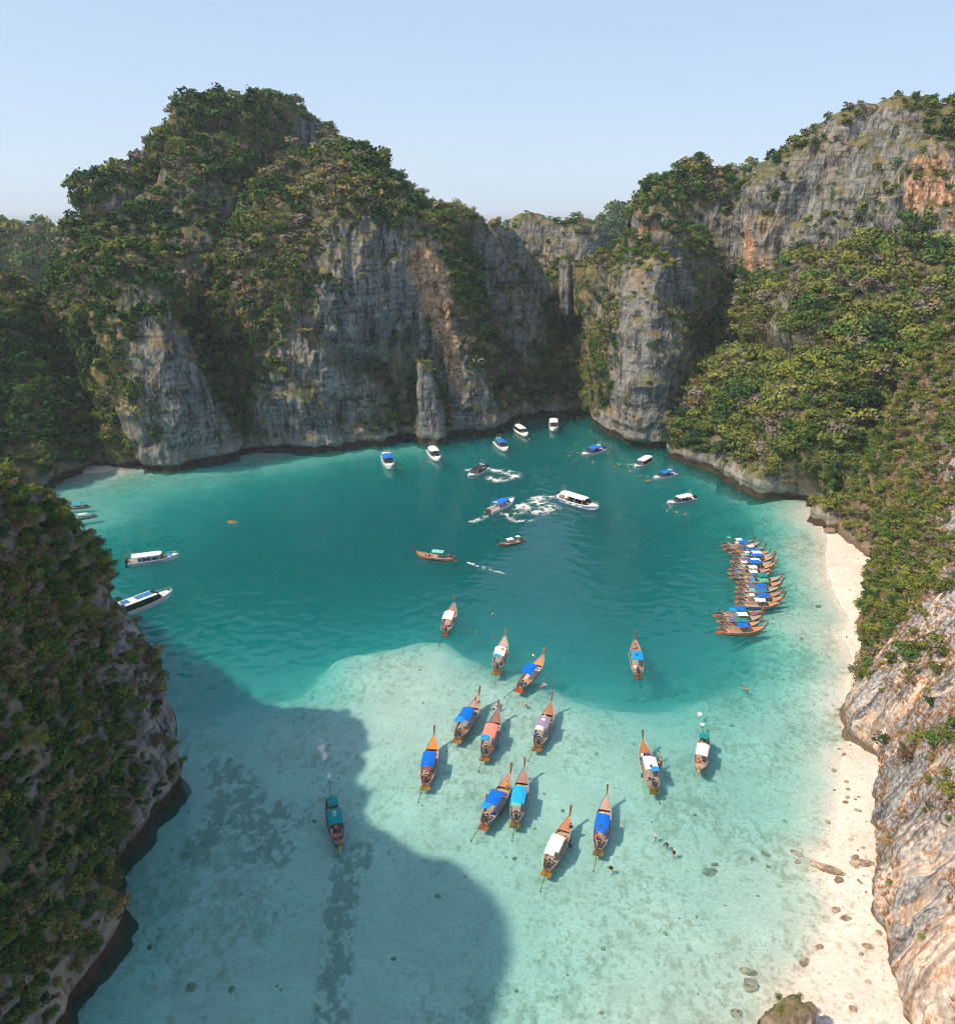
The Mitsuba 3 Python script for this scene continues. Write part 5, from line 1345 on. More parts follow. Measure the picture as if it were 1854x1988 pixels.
def person(label, pose, pos, heading, top=None, low=(.02, .03, .06), hair=HAIR, skin=0, vest=None, group=None, s=1.0):
    t = thing('person', label, 'person', group)
    a = math.radians(heading)
    M = np.eye(4); M[:2, :2] = np.array([[math.cos(a), -math.sin(a)], [math.sin(a), math.cos(a)]]) * s; M[2, 2] = s; M[:3, 3] = pos
    def g(nm, key, col, bs='leaf_material'):
        m = PM[pose][key]
        part(t, nm, cached(('person', pose, key, col), lambda: MB().add(m.vertices, m.faces).shape(col, bs, amp=.08)), M)
    g('body', 'body', SKIN[skin])
    g('hair' if hair in (HAIR, (.25, .14, .05)) else 'hat', 'hair', hair)
    if vest is not None:
        g('life_vest', 'vest', vest)
    elif top is not None:
        g('shirt', 'top', top)
    if low is not None and pose != 'float':
        g('shorts', 'low', low)
    return t


VO, VY = (.78, .20, .03), (.75, .42, .04)
# on the boats
t, M = LB[9]
person('person in yellow top standing on the foredeck of the left boat of the close pair', 'stand', at_boat(M, 2.2, -.45, .56), 200, (.72, .45, .05), (.02, .02, .03))
person('person in pink top sitting on the side of the left boat of the close pair', 'sit', at_boat(M, .9, .95, .52), 150, (.7, .30, .28), (.04, .03, .03))
person('bare-backed person in the water holding the left boat of the close pair', 'float', at_boat(M, 1.0, 1.9, -.1), -60, None, skin=2)
t, M = LB[5]
person('person in brown clothes and pale hat standing on a foredeck', 'stand', at_boat(M, 3.1, 0, .92), 190, (.20, .12, .07), (.12, .08, .05), hair=(.55, .5, .45))
person('boatman in red shirt and white hat behind a lighter blue awning', 'sit', at_boat(M, -3.0, .35, .55), 20, (.70, .06, .04), (.03, .03, .05), hair=WHITE)
t, M = LB[6]
person('boatman in red cap sitting at the engine behind the salmon canopy', 'sit', at_boat(M, -3.0, .2, .55), 30, (.35, .22, .16), (.03, .03, .05), hair=(.65, .05, .04))
t, M = LB[7]
person('boatman in blue shirt standing at the stern of the lilac canopy boat', 'stand', at_boat(M, -3.3, .55, .33), 60, (.01, .10, .50), (.02, .02, .03))
t, M = LB[8]
person('boatman with white hat at the stern of the orange foredeck boat', 'sit', at_boat(M, -2.9, .35, .55), 10, (.45, .33, .14), (.10, .08, .04), hair=WHITE)
person('person in coral shirt beside the boatman with the white hat', 'sit', at_boat(M, -2.7, -.3, .55), 160, (.75, .18, .10), (.05, .04, .05))
t, M = LB[11]
person('person in dark blue leaning at the bow of the white canopy boat', 'sit', at_boat(M, 2.9, -.7, .95), 60, (.02, .04, .14), (.03, .05, .18))
person('person sitting on the floor before the white canopy of the nearest boat', 'sit', at_boat(M, 1.2, -.6, .35), 200, None, (.6, .5, .4), skin=1)
t, M = LB[12]
person('boatman in red shirt at the stern, behind the awning with the small solar panel', 'sit', at_boat(M, -2.75, .5, .55), 30, (.70, .04, .03), (.03, .03, .04))
t, M = LB[13]
person('person in blue dress standing in the boat with bathers at its side', 'stand', at_boat(M, 1.6, -.25, .33), 220, (.02, .08, .40), (.02, .08, .40))
person('person in orange vest climbing over the gunwale', 'sit', at_boat(M, .9, -1.0, .45), -60, None, vest=(.72, .28, .16))
person('person in pink top in the water at the gunwale', 'wade', at_boat(M, .9, -1.65, -.05), 120, (.72, .26, .22))
person('person in yellow top standing in the water beside the climbing ones', 'wade', at_boat(M, 1.5, -2.1, 0), 150, (.72, .42, .08), (.02, .02, .03))
person('person in white towel standing apart in the water near the boat with bathers', 'wade', at_boat(M, 2.9, -2.0, -.1), 150, (.65, .55, .48), (.62, .55, .48))
person('dark-haired head of a bather at the bow of the boat with bathers', 'float', at_boat(M, 3.4, -.95, -.15), 90, (.05, .04, .04))
t, M = LB[14]
for i, (x, y, v, lab) in enumerate(((1.5, .1, VO, 'passenger in orange vest seated in the middle of the beach-bound boat'), (1.9, -.35, None, 'bare-armed passenger at the bow of the beach-bound boat'), (2.3, .3, None, 'passenger leaning on the foredeck of the beach-bound boat'))):
    person(lab, 'sit', at_boat(M, x, y, .5), 180 + 40 * i, (.5, .22, .14) if i else None, (.04, .04, .06), vest=v, skin=i)
person('boatman under the teal stern awning of the beach-bound boat', 'stand', at_boat(M, -3.2, -.5, .33), -90, (.3, .2, .15), (.03, .03, .05))
t, M = LB[15]
person('passenger in yellow jacket standing in the teal canopy boat', 'stand', at_boat(M, 1.35, -.05, .33), 20, (.78, .46, .02), (.02, .03, .06))
person('passenger in grey shirt sitting left in the teal canopy boat', 'sit', at_boat(M, 1.1, -.62, .45), 60, (.40, .40, .44), (.03, .05, .2))
person('passenger with white cap sitting on the side bench of the teal canopy boat', 'sit', at_boat(M, 1.9, -.6, .55), 70, None, (.6, .55, .52), hair=WHITE)
person('passenger with orange cap and blue top opposite the yellow jacket', 'sit', at_boat(M, 1.75, .65, .55), -70, (.02, .22, .62), (.02, .03, .06), hair=(.75, .16, .04))
person('passenger in blue denim sitting on the foredeck of the teal canopy boat', 'sit', at_boat(M, 2.8, .25, .88), 190, (.08, .18, .36), (.05, .05, .06))
person('passenger in orange sitting low on the foredeck of the teal canopy boat', 'sit', at_boat(M, 2.7, -.35, .86), 160, (.75, .22, .04), (.4, .22, .15))
for i, x in enumerate((-2.25, -2.25, -2.25)):
    person(['passenger in ochre vest in the back row between the teal canopies, left', 'passenger in ochre vest in the back row between the teal canopies, middle', 'passenger in ochre vest in the back row between the teal canopies, right'][i], 'sit', at_boat(M, x, -.5 + .5 * i, .5), 0, None, vest=(.72, .42, .03))
t, M = LB[16]
person('boatman in red standing at the stern of the pale teal canopy boat', 'stand', at_boat(M, -3.2, .2, .33), 20, (.70, .05, .04), (.03, .03, .04))
person('two-tone dressed passenger before the pale teal canopy', 'sit', at_boat(M, 1.7, .3, .55), 90, (.55, .30, .25), (.4, .1, .08))
person('passenger nearest the prow of the pale teal canopy boat', 'sit', at_boat(M, 2.0, -.3, .55), 0, (.65, .55, .5), (.3, .1, .1), skin=1)
t, M = LB[17]
person('boatman in white standing at the stern of the boat with small white roofs', 'stand', at_boat(M, -2.8, 0, .33), 0, (.7, .7, .7), (.03, .03, .04))
t, M = LB[4]
person('pale-dressed person on the foredeck of the boat alone at the right', 'sit', at_boat(M, 2.7, .1, .85), 180, (.65, .45, .40), (.5, .4, .36))
t, M = LB[110]
person('boatman in bright red shirt at the stern of the dark teal canopy boat', 'sit', at_boat(M, -2.4, .2, .6), 0, (.75, .02, .02), (.03, .03, .04))
t, M = LB[118]
person('boatman in red under the blue awning in the row of four', 'sit', at_boat(M, -2.6, .2, .55), 0, (.70, .05, .04), (.03, .03, .04))
t, M = SBT[12]
for i, (x, y) in enumerate(((2.9, .5), (3.2, -.4), (3.7, .3), (4.1, -.2))):
    person('passenger in orange vest on the bow of the large speedboat', 'sit', at_boat(M, x, y, .75), 60 * i, None, vest=VO, group='orange vests on the bow of the large speedboat')
person('crew member standing on the bow of the large speedboat', 'stand', at_boat(M, 2.6, 0, .5), 0, (.6, .35, .25), (.05, .05, .06), skin=1)
t, M = SBT[13]
person('crew member in bright green shirt on the foredeck of the speedboat with the blue cushion', 'sit', at_boat(M, 2.7, .3, .95), 0, (.15, .62, .12), (.03, .03, .04))
person('person in yellow shorts at the windscreen of the speedboat with the blue cushion', 'stand', at_boat(M, 2.5, -.6, .5), 90, None, (.65, .45, .05))
person('bare-backed person on the stern platform of the speedboat with the blue cushion', 'sit', at_boat(M, -5.0, .4, .8), 180, None, (.03, .25, .6))
person('second person sitting on the stern of the speedboat with the blue cushion', 'sit', at_boat(M, -4.6, -.5, .8), 200, (.5, .25, .2), (.1, .1, .1))
t, M = SBT[14]
person('sunbathing person on the bow of the panelled roof speedboat', 'sit', at_boat(M, 3.0, .2, .75), 180, None, (.03, .03, .05))
person('second sunbather on the bow of the panelled roof speedboat', 'sit', at_boat(M, 3.5, -.35, .8), 140, (.12, .10, .12), (.3, .1, .08), skin=1)
person('crew member in black sitting at the very bow of the panelled roof speedboat', 'sit', at_boat(M, 4.7, .1, 1.38), 20, (.02, .02, .05), (.02, .02, .04))
person('person in orange at the stern of the panelled roof speedboat', 'stand', at_boat(M, -4.6, .4, .5), 180, (.65, .22, .08), (.04, .04, .05))
for k, lab in ((7, 'person sitting at the bow of the blue roof speedboat among snorkellers'), (10, 'person sitting at the bow of the speedboat with the blue hull stripe'), (1, 'person in orange at the bow of the leftmost far speedboat'), (6, 'person at the bow of the speedboat with the navy roof')):
    t, M = SBT[k]
    person(lab, 'sit', at_boat(M, 2.7, .2, .75), 180, (.65, .25, .15), (.3, .1, .08))
# waders in the shallows
for (x, y), pose, h, top, low, hair, lab in (
        (Z5(277, 1572), 'wade', 200, (.62, .62, .62), (.02, .05, .10), (.62, .62, .62), 'person with pale cap wading in the right shallows, first of three'),
        (Z5(362, 1626), 'bend', 210, (.04, .04, .05), (.5, .25, .18), HAIR, 'person in black bending in the right shallows, second of three'),
        (Z5(410, 1688), 'wade', 220, (.03, .03, .035), (.03, .03, .035), WHITE, 'person in black with white cap wading, nearest of the three'),
        (Z1(1342, 1826), 'bend', 170, (.02, .02, .025), (.45, .25, .15), HAIR, 'person in black bending over in the shallows below the blue canopies'),
        (Z1(1077, 1685), 'wade', 80, (.02, .06, .20), (.03, .03, .06), HAIR, 'person in navy wading beside the nearest white canopy boat')):
    person(lab, pose, src(x, y, 0) + [0, 0, -.15], h, top, low, hair)
# swimmers
SWG = 'snorkellers in orange vests around the speedboats'
for (x, y), pose, col, lab in (
        (Z1(594, 228), 'float', None, 'lone swimmer farthest out over the deep blue water'), (Z1(495, 336), 'float', VY, 'swimmer in yellow vest at the edge of the drop-off'),
        (Z1(603, 375), 'swim', (.02, .04, .12), 'swimmer in navy suit left of the green mat boat'), (Z1(845, 490), 'swim', (.6, .6, .6), 'swimmer in pale top above the aslant blue canopy boat'),
        (Z1(817, 552), 'float', None, 'swimmer beside the aslant blue canopy boat'), (Z1(904, 686), 'swim', (.72, .12, .08), 'swimmer in red splashing below the aslant boat'),
        (Z1(792, 796), 'swim', VY, 'swimmer in yellow vest between the moored boats'), (Z1(608, 818), 'swim', (.6, .5, .45), 'pale swimmer at the prow of the salmon canopy boat'),
        (Z1(640, 806), 'float', (.5, .12, .3), 'swimmer in purple at the prow of the salmon canopy boat'), (Z5(893, 497), 'swim', (.03, .12, .35), 'swimmer in blue off the right beach'),
        (Z5(921, 514), 'float', (.62, .26, .18), 'bather in coral off the right beach'), (Z5(938, 512), 'float', None, 'bare-shouldered bather off the right beach'),
        (Z3(286, 325), 'swim', VO, 'swimmer beside the leftmost far speedboat'), (Z4(832, 655), 'float', VO, 'swimmer in bright orange vest behind the speedboat with the blue cushion'), (Z4(845, 650), 'float', VO, 'second swimmer in bright orange vest behind the speedboat with the blue cushion')):
    p = src(x, y, 0)
    if col == VO or col == VY:
        person(lab, pose, p, rr.uniform(0, 360), vest=col)
    else:
        person(lab, pose, p, rr.uniform(0, 360), col, skin=int(rr.integers(0, 3)))
for i, (x, y) in enumerate(((1106, 211), (1070, 250), (1076, 270), (1085, 255), (1097, 245), (1117, 255), (1147, 242), (1188, 300), (1258, 245), (1256, 258), (1262, 252), (1190, 303), (1287, 318), (1303, 308), (1311, 311), (1342, 320), (1353, 328),
                            (1361, 342), (1412, 362), (1395, 366), (1440, 370), (1436, 388), (1446, 386), (1455, 384), (1355, 341), (1530, 528), (1575, 532), (1614, 545), (1620, 541), (1547, 508), (816, 180), (830, 197), (876, 198), (890, 190), (410, 298), (418, 297), (1178, 153))):
    person('snorkeller floating face down in an orange vest near the speedboats', 'swim' if i % 3 else 'float', src(*Z3(x, y), 0), rr.uniform(0, 360), vest=[VO, (.72, .30, .10), VY][i % 3], skin=int(i % 3), group=SWG, s=1.1)

# ------------------------------------------------------------------ kayak
def kayak(label, a, b):
    t = thing('kayak', label, 'kayak')
    A, B = src(*a, .2), src(*b, .2); d = (B - A)[:2]; L = np.linalg.norm(d); s = L / 4.2; an = math.atan2(d[1], d[0])
    M = np.eye(4); M[:2, :2] = np.array([[math.cos(an), -math.sin(an)], [math.sin(an), math.cos(an)]]) * s; M[:2, 3] = (A + B)[:2] / 2
    xs = np.linspace(-2.1, 2.1, 15); w = .38 * np.sqrt(np.clip(1 - (xs / 2.12) ** 2, 0, 1)) + .02; zt = .22 + .12 * (xs / 2.1) ** 2
    R = [[(x, ww * math.cos(q), zz - .15 + .17 * math.sin(q)) for q in np.linspace(0, 2 * np.pi, 11)[:-1]] for x, ww, zz in zip(xs, w, zt)]
    part(t, 'hull', MB().loft(R).shape((.80, .33, .06), amp=.05), M)
    for x in (-.9, 0, .9):
        part(t, 'seat', cached(('ks', x), lambda: MB().box((x, 0, .26), (.42, .44, .06)).box((x - .22, 0, .38), (.05, .42, .26)).shape((.05, .05, .05))), M)
    pd = thing('paddle', 'long double-bladed paddle held over the orange kayak', 'paddle')
    scene[pd] = {**MB().tube([(.2, -1.05, .35), (.25, 1.05, .75)], .025, 5).box((.2, -1.15, .33), (.16, .4, .03)).box((.25, 1.15, .77), (.16, .4, .03)).shape((.75, .75, .72)), 'to_world': T(M)}
    for i, x in enumerate((-.9, 0, .9)):
        person(['person in yellow vest paddling at the back of the orange kayak', 'person in orange vest in the middle of the orange kayak', 'person in yellow vest at the front of the orange kayak'][i], 'sit', at_boat(M, x - .1, 0, .2), math.degrees(an), None, vest=[VY, VO, VY][i])


kayak('orange kayak with three paddlers alone on the left deep water', Z4(1578, 430), Z4(1512, 428))

# ------------------------------------------------------------------ foam
def foam(label, pts, dens=1.0, seed=0, size=.32):
    """Broken white water: many small low lumps along a path of (x, y, half width)."""
    r = np.random.default_rng(seed)
    W = np.array([[*src(x, y, 0)[:2], w] for x, y, w in pts])
    t = np.linspace(0, len(W) - 1, 200); C = PchipInterpolator(np.arange(len(W)), W)(t)
    area = np.sum(np.linalg.norm(np.diff(C[:, :2], axis=0), axis=1) * C[1:, 2] * 2)
    n = max(int(area * 38 * dens), 40); size = size * .27
    k = r.integers(0, 200, n * 3)
    pos = C[k, :2] + r.normal(size=(n * 3, 2)) * C[k, 2:3] * .55
    q = np.column_stack([pos, np.zeros(len(pos))])
    keep = fb(q, (.9, .9, 1), 5, 400 + seed) > (.42 if n > 80 else .25) + .22 * r.random(len(q))
    pos = pos[keep][:n]
    m = MB()
    ang = np.linspace(0, 2 * np.pi, 7)[:-1]
    V, F = [], []
    for i, p in enumerate(pos):
        rad = size * r.uniform(.35, 1.2); el = r.uniform(.5, 1); a0 = r.uniform(0, 6.28)
        e = np.column_stack([np.cos(ang + a0) * rad * r.uniform(.6, 1.2, 6), np.sin(ang + a0) * rad * el * r.uniform(.6, 1.2, 6), np.full(6, .01)])
        V.append(np.vstack([e + [*p, .05], [[*p, 0.05 + r.uniform(.02, .07)]]]))
        F.append(np.array([[j, (j + 1) % 6, 6] for j in range(6)]) + 7 * i)
    t_ = thing('wake_foam', label, 'foam'); labels[t_]['kind'] = 'stuff'
    v = np.vstack(V)
    scene[t_] = coloured(v, np.vstack(F), (.74, .76, .76), 'leaf_material')


foam('loop of white foam trailing the large speedboat', [(*Z3(1040, 478), 1.2), (*Z3(1000, 466), 1.8), (*Z3(940, 468), 2.0), (*Z3(905, 480), 1.5), (*Z3(965, 500), 2.4), (*Z3(985, 515), 3.0), (*Z3(930, 535), 2.4), (*Z3(860, 500), 2.0), (*Z3(840, 520), 1.6)], 1.5, 1)
foam('thin far arm of the foam loop in front of the bright blue roof speedboat', [(*Z3(860, 530), 1.6), (*Z3(800, 545), 1.4), (*Z3(770, 540), 1.0), (*Z3(830, 575), 1.2), (*Z3(900, 570), 1.0)], .8, 2)
foam('wide foam curl behind the navy roof speedboat', [(*Z3(700, 335), 1.2), (*Z3(750, 340), 2.2), (*Z3(800, 348), 2.4), (*Z3(818, 365), 2.2), (*Z3(780, 378), 2.0), (*Z3(730, 385), 1.8), (*Z3(700, 360), 1.6)], 1.5, 3)
foam('small foam patch at the bow of the navy roof speedboat', [(*Z3(596, 338), 1.0), (*Z3(620, 330), 1.2), (*Z3(645, 325), .8)], 1.0, 4)
foam('foam trail left behind the bright blue roof speedboat', [(*Z3(690, 548), .8), (*Z3(650, 568), 1.2), (*Z3(600, 585), .8)], .9, 5)
foam('narrow white wake behind the pale teal canopy boat', [(*Z3(600, 766), .35), (*Z3(640, 780), .6), (*Z3(700, 798), .7), (*Z3(770, 818), .5)], 1.6, 6, .25)
foam('white propeller wash behind the teal canopy boat in the shade', [(*Z8(508, 1050), .12), (*Z8(495, 950), .4), (*Z8(475, 830), .6), (*Z8(440, 720), .7), (*Z8(400, 660), .6)], 4, 7, .24)
foam('small propeller wash behind the beach-bound boat', [(*Z5(610, 780), .12), (*Z5(608, 740), .5), (*Z5(592, 690), .3)], 6, 8, .28)
foam('splash at the stern of the enclosed white cabin boat', [(*Z3(1345, 308), .5), (*Z3(1375, 312), .6)], 1.5, 9, .25)
foam('splash round the swimmer in red', [(*Z1(905, 665), .25), (*Z1(930, 680), .3)], 3, 10, .22)

# ------------------------------------------------------------------ single trees, bushes and dead shrubs
TREE = [crown(200 + i, 10, 460, .105, f) for i, f in enumerate((.6, .75, .55, .9, .7, .62))]
BUSH = [crown(230 + i, 10, 1000, .064, f) for i, f in enumerate((.7, .85, .65, .95, .75))]
TONE_NAME = ['deep green', 'green', 'olive', 'yellow-green', 'tan', 'brown', 'grey']


def crown_shape(kind, k, tone):
    def mk():
        t = dict(tree=TREE, bush=BUSH)[kind][k]
        r = np.random.default_rng(700 + tone * 7 + k)
        c = LEAF2[tone] * r.uniform(.8, 1.22, (len(t), 1)) * (1 + r.normal(size=(len(t), 3)) * .05)
        return coloured(*soup(t), np.repeat(c, 3, axis=0), 'leaf_material')
    return cached(('crown', kind, k, tone), mk)


LEAF2 = np.array([DG, MG, OL, YG, TAN, BRN, GRY])


def trunk_shape(kind, k):
    def mk():
        r = np.random.default_rng(800 + k); m = MB()
        m.tube([(0, 0, -.6), (.03, .02, 0), (.0, -.03, .45)], [.07, .055, .035], 5)
        for q in range(3):
            a = r.uniform(0, 6.28); m.tube([(0, 0, .15 + .1 * q), (.2 * math.cos(a), .2 * math.sin(a), .45), (.45 * math.cos(a), .45 * math.sin(a), .62)], [.03, .022, .012], 4)
        return m.shape((.17, .14, .11), 'leaf_material', amp=.3)
    return cached(('trunk', kind, k), mk)


def tree(name, kind, label, cat, p, s, tone, r, tilt, group):
    t = thing(name, label, cat, group)
    k = int(r.integers(0, len(TREE if kind == 'tree' else BUSH)))
    a = r.uniform(0, 6.28)
    M = np.eye(4); M[:3, :3] = [[math.cos(a) * s, -math.sin(a) * s, tilt[0] * s], [math.sin(a) * s, math.cos(a) * s, tilt[1] * s], [0, 0, s * r.uniform(.85, 1.15)]]; M[:3, 3] = p
    part(t, 'crown', crown_shape(kind, k, tone), M)
    part(t, 'trunk', trunk_shape(kind, k), M)


PLACE = {'left_buttress_cliff': 'the left buttress', 'central_limestone_cliff': 'the central cliff', 'left_mountain': 'the high left mountain', 'back_pinnacle_cliff': 'the dark back wall',
         'right_pillar_cliff': 'the right channel pillar', 'upper_grey_cliff': 'the grey upper right wall', 'right_wooded_slope': 'the right wooded slope', 'dark_left_hillside': 'the dark far left hillside', 'gap_wooded_slope': 'the slope in the gap',
         'near_right_rock_slope': 'the near right slope', 'near_left_headland': 'the near left headland'}


def zone(z, lo=35, hi=80):
    return 'low down' if z < lo else 'halfway up' if z < hi else 'high up'


def pick(name, n, seed, cond, gap):
    p, nn, veg, rust = scatter(name, .35, seed)
    ok = cond(p, nn, veg); p, nn, veg = p[ok], nn[ok], veg[ok]
    out = []
    for i in range(len(p)):
        if all(np.linalg.norm(p[i] - p[j]) > gap for j in out):
            out.append(i)
            if len(out) == n:
                break
    return p[out], nn[out]


for name, n, smin, smax, W, seed in (('left_buttress_cliff', 24, 2.2, 4.2, (.35, .30, .20, .15), 1), ('central_limestone_cliff', 42, 2.0, 4.0, (.32, .34, .20, .14), 2), ('left_mountain', 46, 2.6, 5.0, (.38, .32, .20, .10), 3),
                                     ('back_pinnacle_cliff', 16, 2.2, 3.8, (.5, .4, .08, .02), 4), ('right_pillar_cliff', 24, 1.8, 3.4, (.22, .3, .3, .18), 5), ('upper_grey_cliff', 26, 2.2, 4.4, (.3, .3, .28, .12), 6),
                                     ('right_wooded_slope', 76, 2.4, 5.6, (.22, .34, .26, .18), 7), ('dark_left_hillside', 24, 2.4, 4.4, (.45, .4, .1, .05), 8), ('gap_wooded_slope', 8, 2.6, 4.4, (.3, .5, .2, 0), 9)):
    p, nn = pick(name, n, 500 + seed, lambda p, q, v: (v > .55) & (p[:, 2] > 5), 5.0)
    r = np.random.default_rng(600 + seed)
    for i in range(len(p)):
        tone = int(r.choice(4, p=np.array(W) / sum(W)))
        s = r.uniform(smin, smax)
        lab = f'{"broad" if s > (smin + smax) / 2 else "smaller"} {TONE_NAME[tone]} tree {zone(p[i][2])} on {PLACE[name]}'
        tree('hillside_tree', 'tree', lab, 'tree', p[i] + nn[i] * .1 * s, s, tone, r, nn[i] * .35, lab.replace('tree ', 'trees '))
for name, n, smin, smax, W, seed, cond in (('near_right_rock_slope', 60, .8, 2.1, (.03, .25, .30, .34, .05, .03), 11, lambda p, q, v: (v > .35) & (p[:, 2] > 4)), ('near_right_rock_slope', 10, .5, 1.1, (0, .1, .3, .6, 0, 0), 12, lambda p, q, v: (v < .3) & (p[:, 2] > 5)),
                                           ('near_left_headland', 100, .8, 2.0, (.14, .36, .20, .20, .04, .06), 13, lambda p, q, v: (v > .4) & (p[:, 2] > 4))):
    p, nn = pick(name, n, 500 + seed, cond, 1.9)
    r = np.random.default_rng(600 + seed)
    for i in range(len(p)):
        tone = int(r.choice(6, p=np.array(W) / sum(W)))
        s = r.uniform(smin, smax)
        lab = f'{"broad" if s > (smin + smax) / 2 else "small"} {TONE_NAME[tone]} bush {zone(p[i][2], 18, 34)} on {PLACE[name]}'
        tree('bush', 'bush', lab, 'bush', p[i] + nn[i] * .1 * s, s, tone, r, nn[i] * .4, lab.replace('bush ', 'bushes '))


def dead_shrub(seed):
    def mk():
        r = np.random.default_rng(seed); m = MB()
        def grow(p, d, L, rad, lev):
            pts = [p]
            for _ in range(4):
                d = d + r.normal(size=3) * .22; d /= np.linalg.norm(d)
                pts.append(pts[-1] + d * L / 4)
            m.tube(pts, np.linspace(rad, rad * .55, 5), 4 if lev > 1 else 5)
            if lev < 4:
                for _ in range(3 if lev else 4):
                    q = pts[r.integers(1, 5)]
                    e = d * .6 + r.normal(size=3) * .75 + [0, 0, .15]
                    grow(q, e / np.linalg.norm(e), L * r.uniform(.55, .8), rad * .55, lev + 1)
        grow(np.zeros(3), np.array([.1, 0, 1.0]), .55, .035, 0)
        return m.shape((.30, .26, .22), 'leaf_material', amp=.25)
    return cached(('dead', seed), mk)


DS = [dead_shrub(930 + i) for i in range(3)]
r = np.random.default_rng(77)
for name, n, smin, smax, seed, cond in (('near_left_headland', 40, 1.4, 3.0, 14, lambda p, q, v: p[:, 2] > 5), ('near_right_rock_slope', 9, 1.2, 2.4, 15, lambda p, q, v: (v > .3) & (p[:, 2] > 4))):
    p, nn = pick(name, n, 500 + seed, cond, 4.0)
    for i in range(len(p)):
        t = thing('dead_shrub', f'bare grey branching shrub without leaves on {PLACE[name]}', 'shrub', f'bare shrubs on {PLACE[name]}')
        a, s = r.uniform(0, 6.28), r.uniform(smin, smax)
        up = nn[i] * .7 + [0, 0, .5]; up /= np.linalg.norm(up)
        M = np.eye(4); M[:3, :3] = np.array([[math.cos(a), -math.sin(a), up[0]], [math.sin(a), math.cos(a), up[1]], [0, 0, max(up[2], .35)]]) * s; M[:3, 3] = p[i] - nn[i] * .1
        scene[t] = {**DS[i % 3], 'to_world': T(M)}

# ------------------------------------------------------------------ rocks
def stone_fn(p, n, uv):
    a = mikit.fbm(p.x * 1.2, p.y * 1.2, p.z * 1.6, 4)
    return mix(mix((.20, .155, .12), (.44, .36, .29), smoothstep(.3, .7, a)), mi.Color3f(.07, .06, .05), smoothstep(.55, .7, mikit.fbm(p.x * 4, p.y * 4, p.z * 4, 2)) * .6)


scene['stone_material'] = {'type': 'twosided', 'bsdf': {'type': 'diffuse', 'reflectance': proc(stone_fn)}}


def rock_mesh(seed, sub=3, rough=.5):
    t = trimesh.creation.icosphere(subdivisions=sub); v = t.vertices.copy()
    k = fb(v + seed * 9.1, 1.1, 4, 600) - .5
    v = v * (1 + rough * 1.4 * k)[:, None]
    v += (np.round(v * 2.2) / 2.2 - v) * .28
    return v, t.faces


def rock(label, x, y, L, W, H, ang, seed, sink=.35, cat='rock', name='rock', zb=None, rough=.75):
    t = thing(name, label, cat)
    p = src(x, y, 0); z = -float(sea_depth(np.array([p[:2]]))[0]) if zb is None else zb
    v, f = rock_mesh(seed, 5 if name == 'rock_outcrop' else 3, rough=rough)
    v = v * [L / 2, W / 2, H / 2]; c, s = math.cos(math.radians(ang)), math.sin(math.radians(ang))
    v = np.column_stack([v[:, 0] * c - v[:, 1] * s, v[:, 0] * s + v[:, 1] * c, v[:, 2]]) + [p[0], p[1], z + H * (.5 - sink)]
    scene[t] = ply((v, f), 'rock_material' if name == 'rock_outcrop' else 'stone_material', False)
    return t


Z6 = lambda x, y: (1800 + x / 2.95, 1900 + y / 2.95)
rock('long brown rock slab lying across the water\'s edge on the beach', *Z6(840, 865), 3.9, 1.15, 1.1, -32, 1, rough=.35)
rock('rounded brown boulder at the seaward end of the long slab', *Z6(735, 805), 1.5, 1.0, .8, -20, 2)
rock('small brown boulder at the landward end of the long slab', *Z6(900, 945), 1.1, 1.0, .8, 10, 3)
rock('large round reddish boulder under shallow water near the bottom edge', *Z6(265, 1685), 2.1, 1.6, .45, 10, 4)
rock('flat pale reddish rock under water above the large round boulder', *Z6(240, 1575), 2.2, 1.0, .35, -20, 5)
rock('pale round rock under water at the bottom, left of the outcrop', *Z6(155, 1888), 1.4, 1.2, .4, 0, 6)
rock('flat brown rock under water in line with the wading people', *Z5(670, 1778), 1.8, 1.3, .4, 10, 7)
rock('small flat rock under water just above the flat brown one', *Z5(705, 1728), 1.2, .6, .3, 5, 8)
rock('narrow reddish rock under water, leftmost of a loose pair', *Z5(1072, 1660), 1.4, .8, .35, -30, 9)
rock('slanting reddish rock under water near the beach', *Z5(1292, 1672), 1.7, .9, .4, -45, 10)
rock('small dark rock below the slanting reddish rock', *Z5(1295, 1738), .9, .7, .5, 0, 11)
rock('short thin rock under water left of the loose pair', *Z5(970, 1692), .9, .5, .35, 60, 12)
rock('dark rock at the beach edge among scattered stones', *Z6(770, 1425), .9, .7, .6, 0, 13)
rock('grey rock on the sand below the long slab', *Z6(885, 1150), 1.1, .9, .5, 20, 14)
rock('cluster rock on the sand, low and brown', *Z6(960, 1225), 1.3, .9, .45, 0, 15)
rock('flat brown rock on the lower beach beside the water', *Z6(660, 1530), 1.6, 1.1, .35, 20, 16)
rock('small dark stone on the upper beach', *Z6(975, 262), .6, .6, .5, 0, 17)
rock('slanting stone on the upper beach near the cliff', *Z6(1045, 432), 1.0, .5, .5, -30, 18)
rock('brown stone at the upper beach edge', *Z6(955, 358), .9, .6, .45, 0, 19)
rock('ring-marked pale stone in the wet sand', *Z6(828, 485), .8, .7, .35, 0, 20)
rock('low stone above the ring-marked one', *Z6(875, 105), .8, .7, .5, 0, 21)
rock('dark brown stone in the shallows beside the long boat row', *Z2(1578, 1188), 1.3, 1.0, .9, 0, 22)
rock('round dark rock under water below the row of four boats', *Z2(645, 1712), 1.6, 1.1, .6, 0, 23)
rock('broad brown rock under water below the row of four boats', *Z2(800, 1785), 2.4, 1.2, .6, 0, 24)
rock('grey layered rock at the cliff foot on the beach', *Z6(1080, 840), 3.2, 1.3, 1.3, -10, 25, zb=.7)
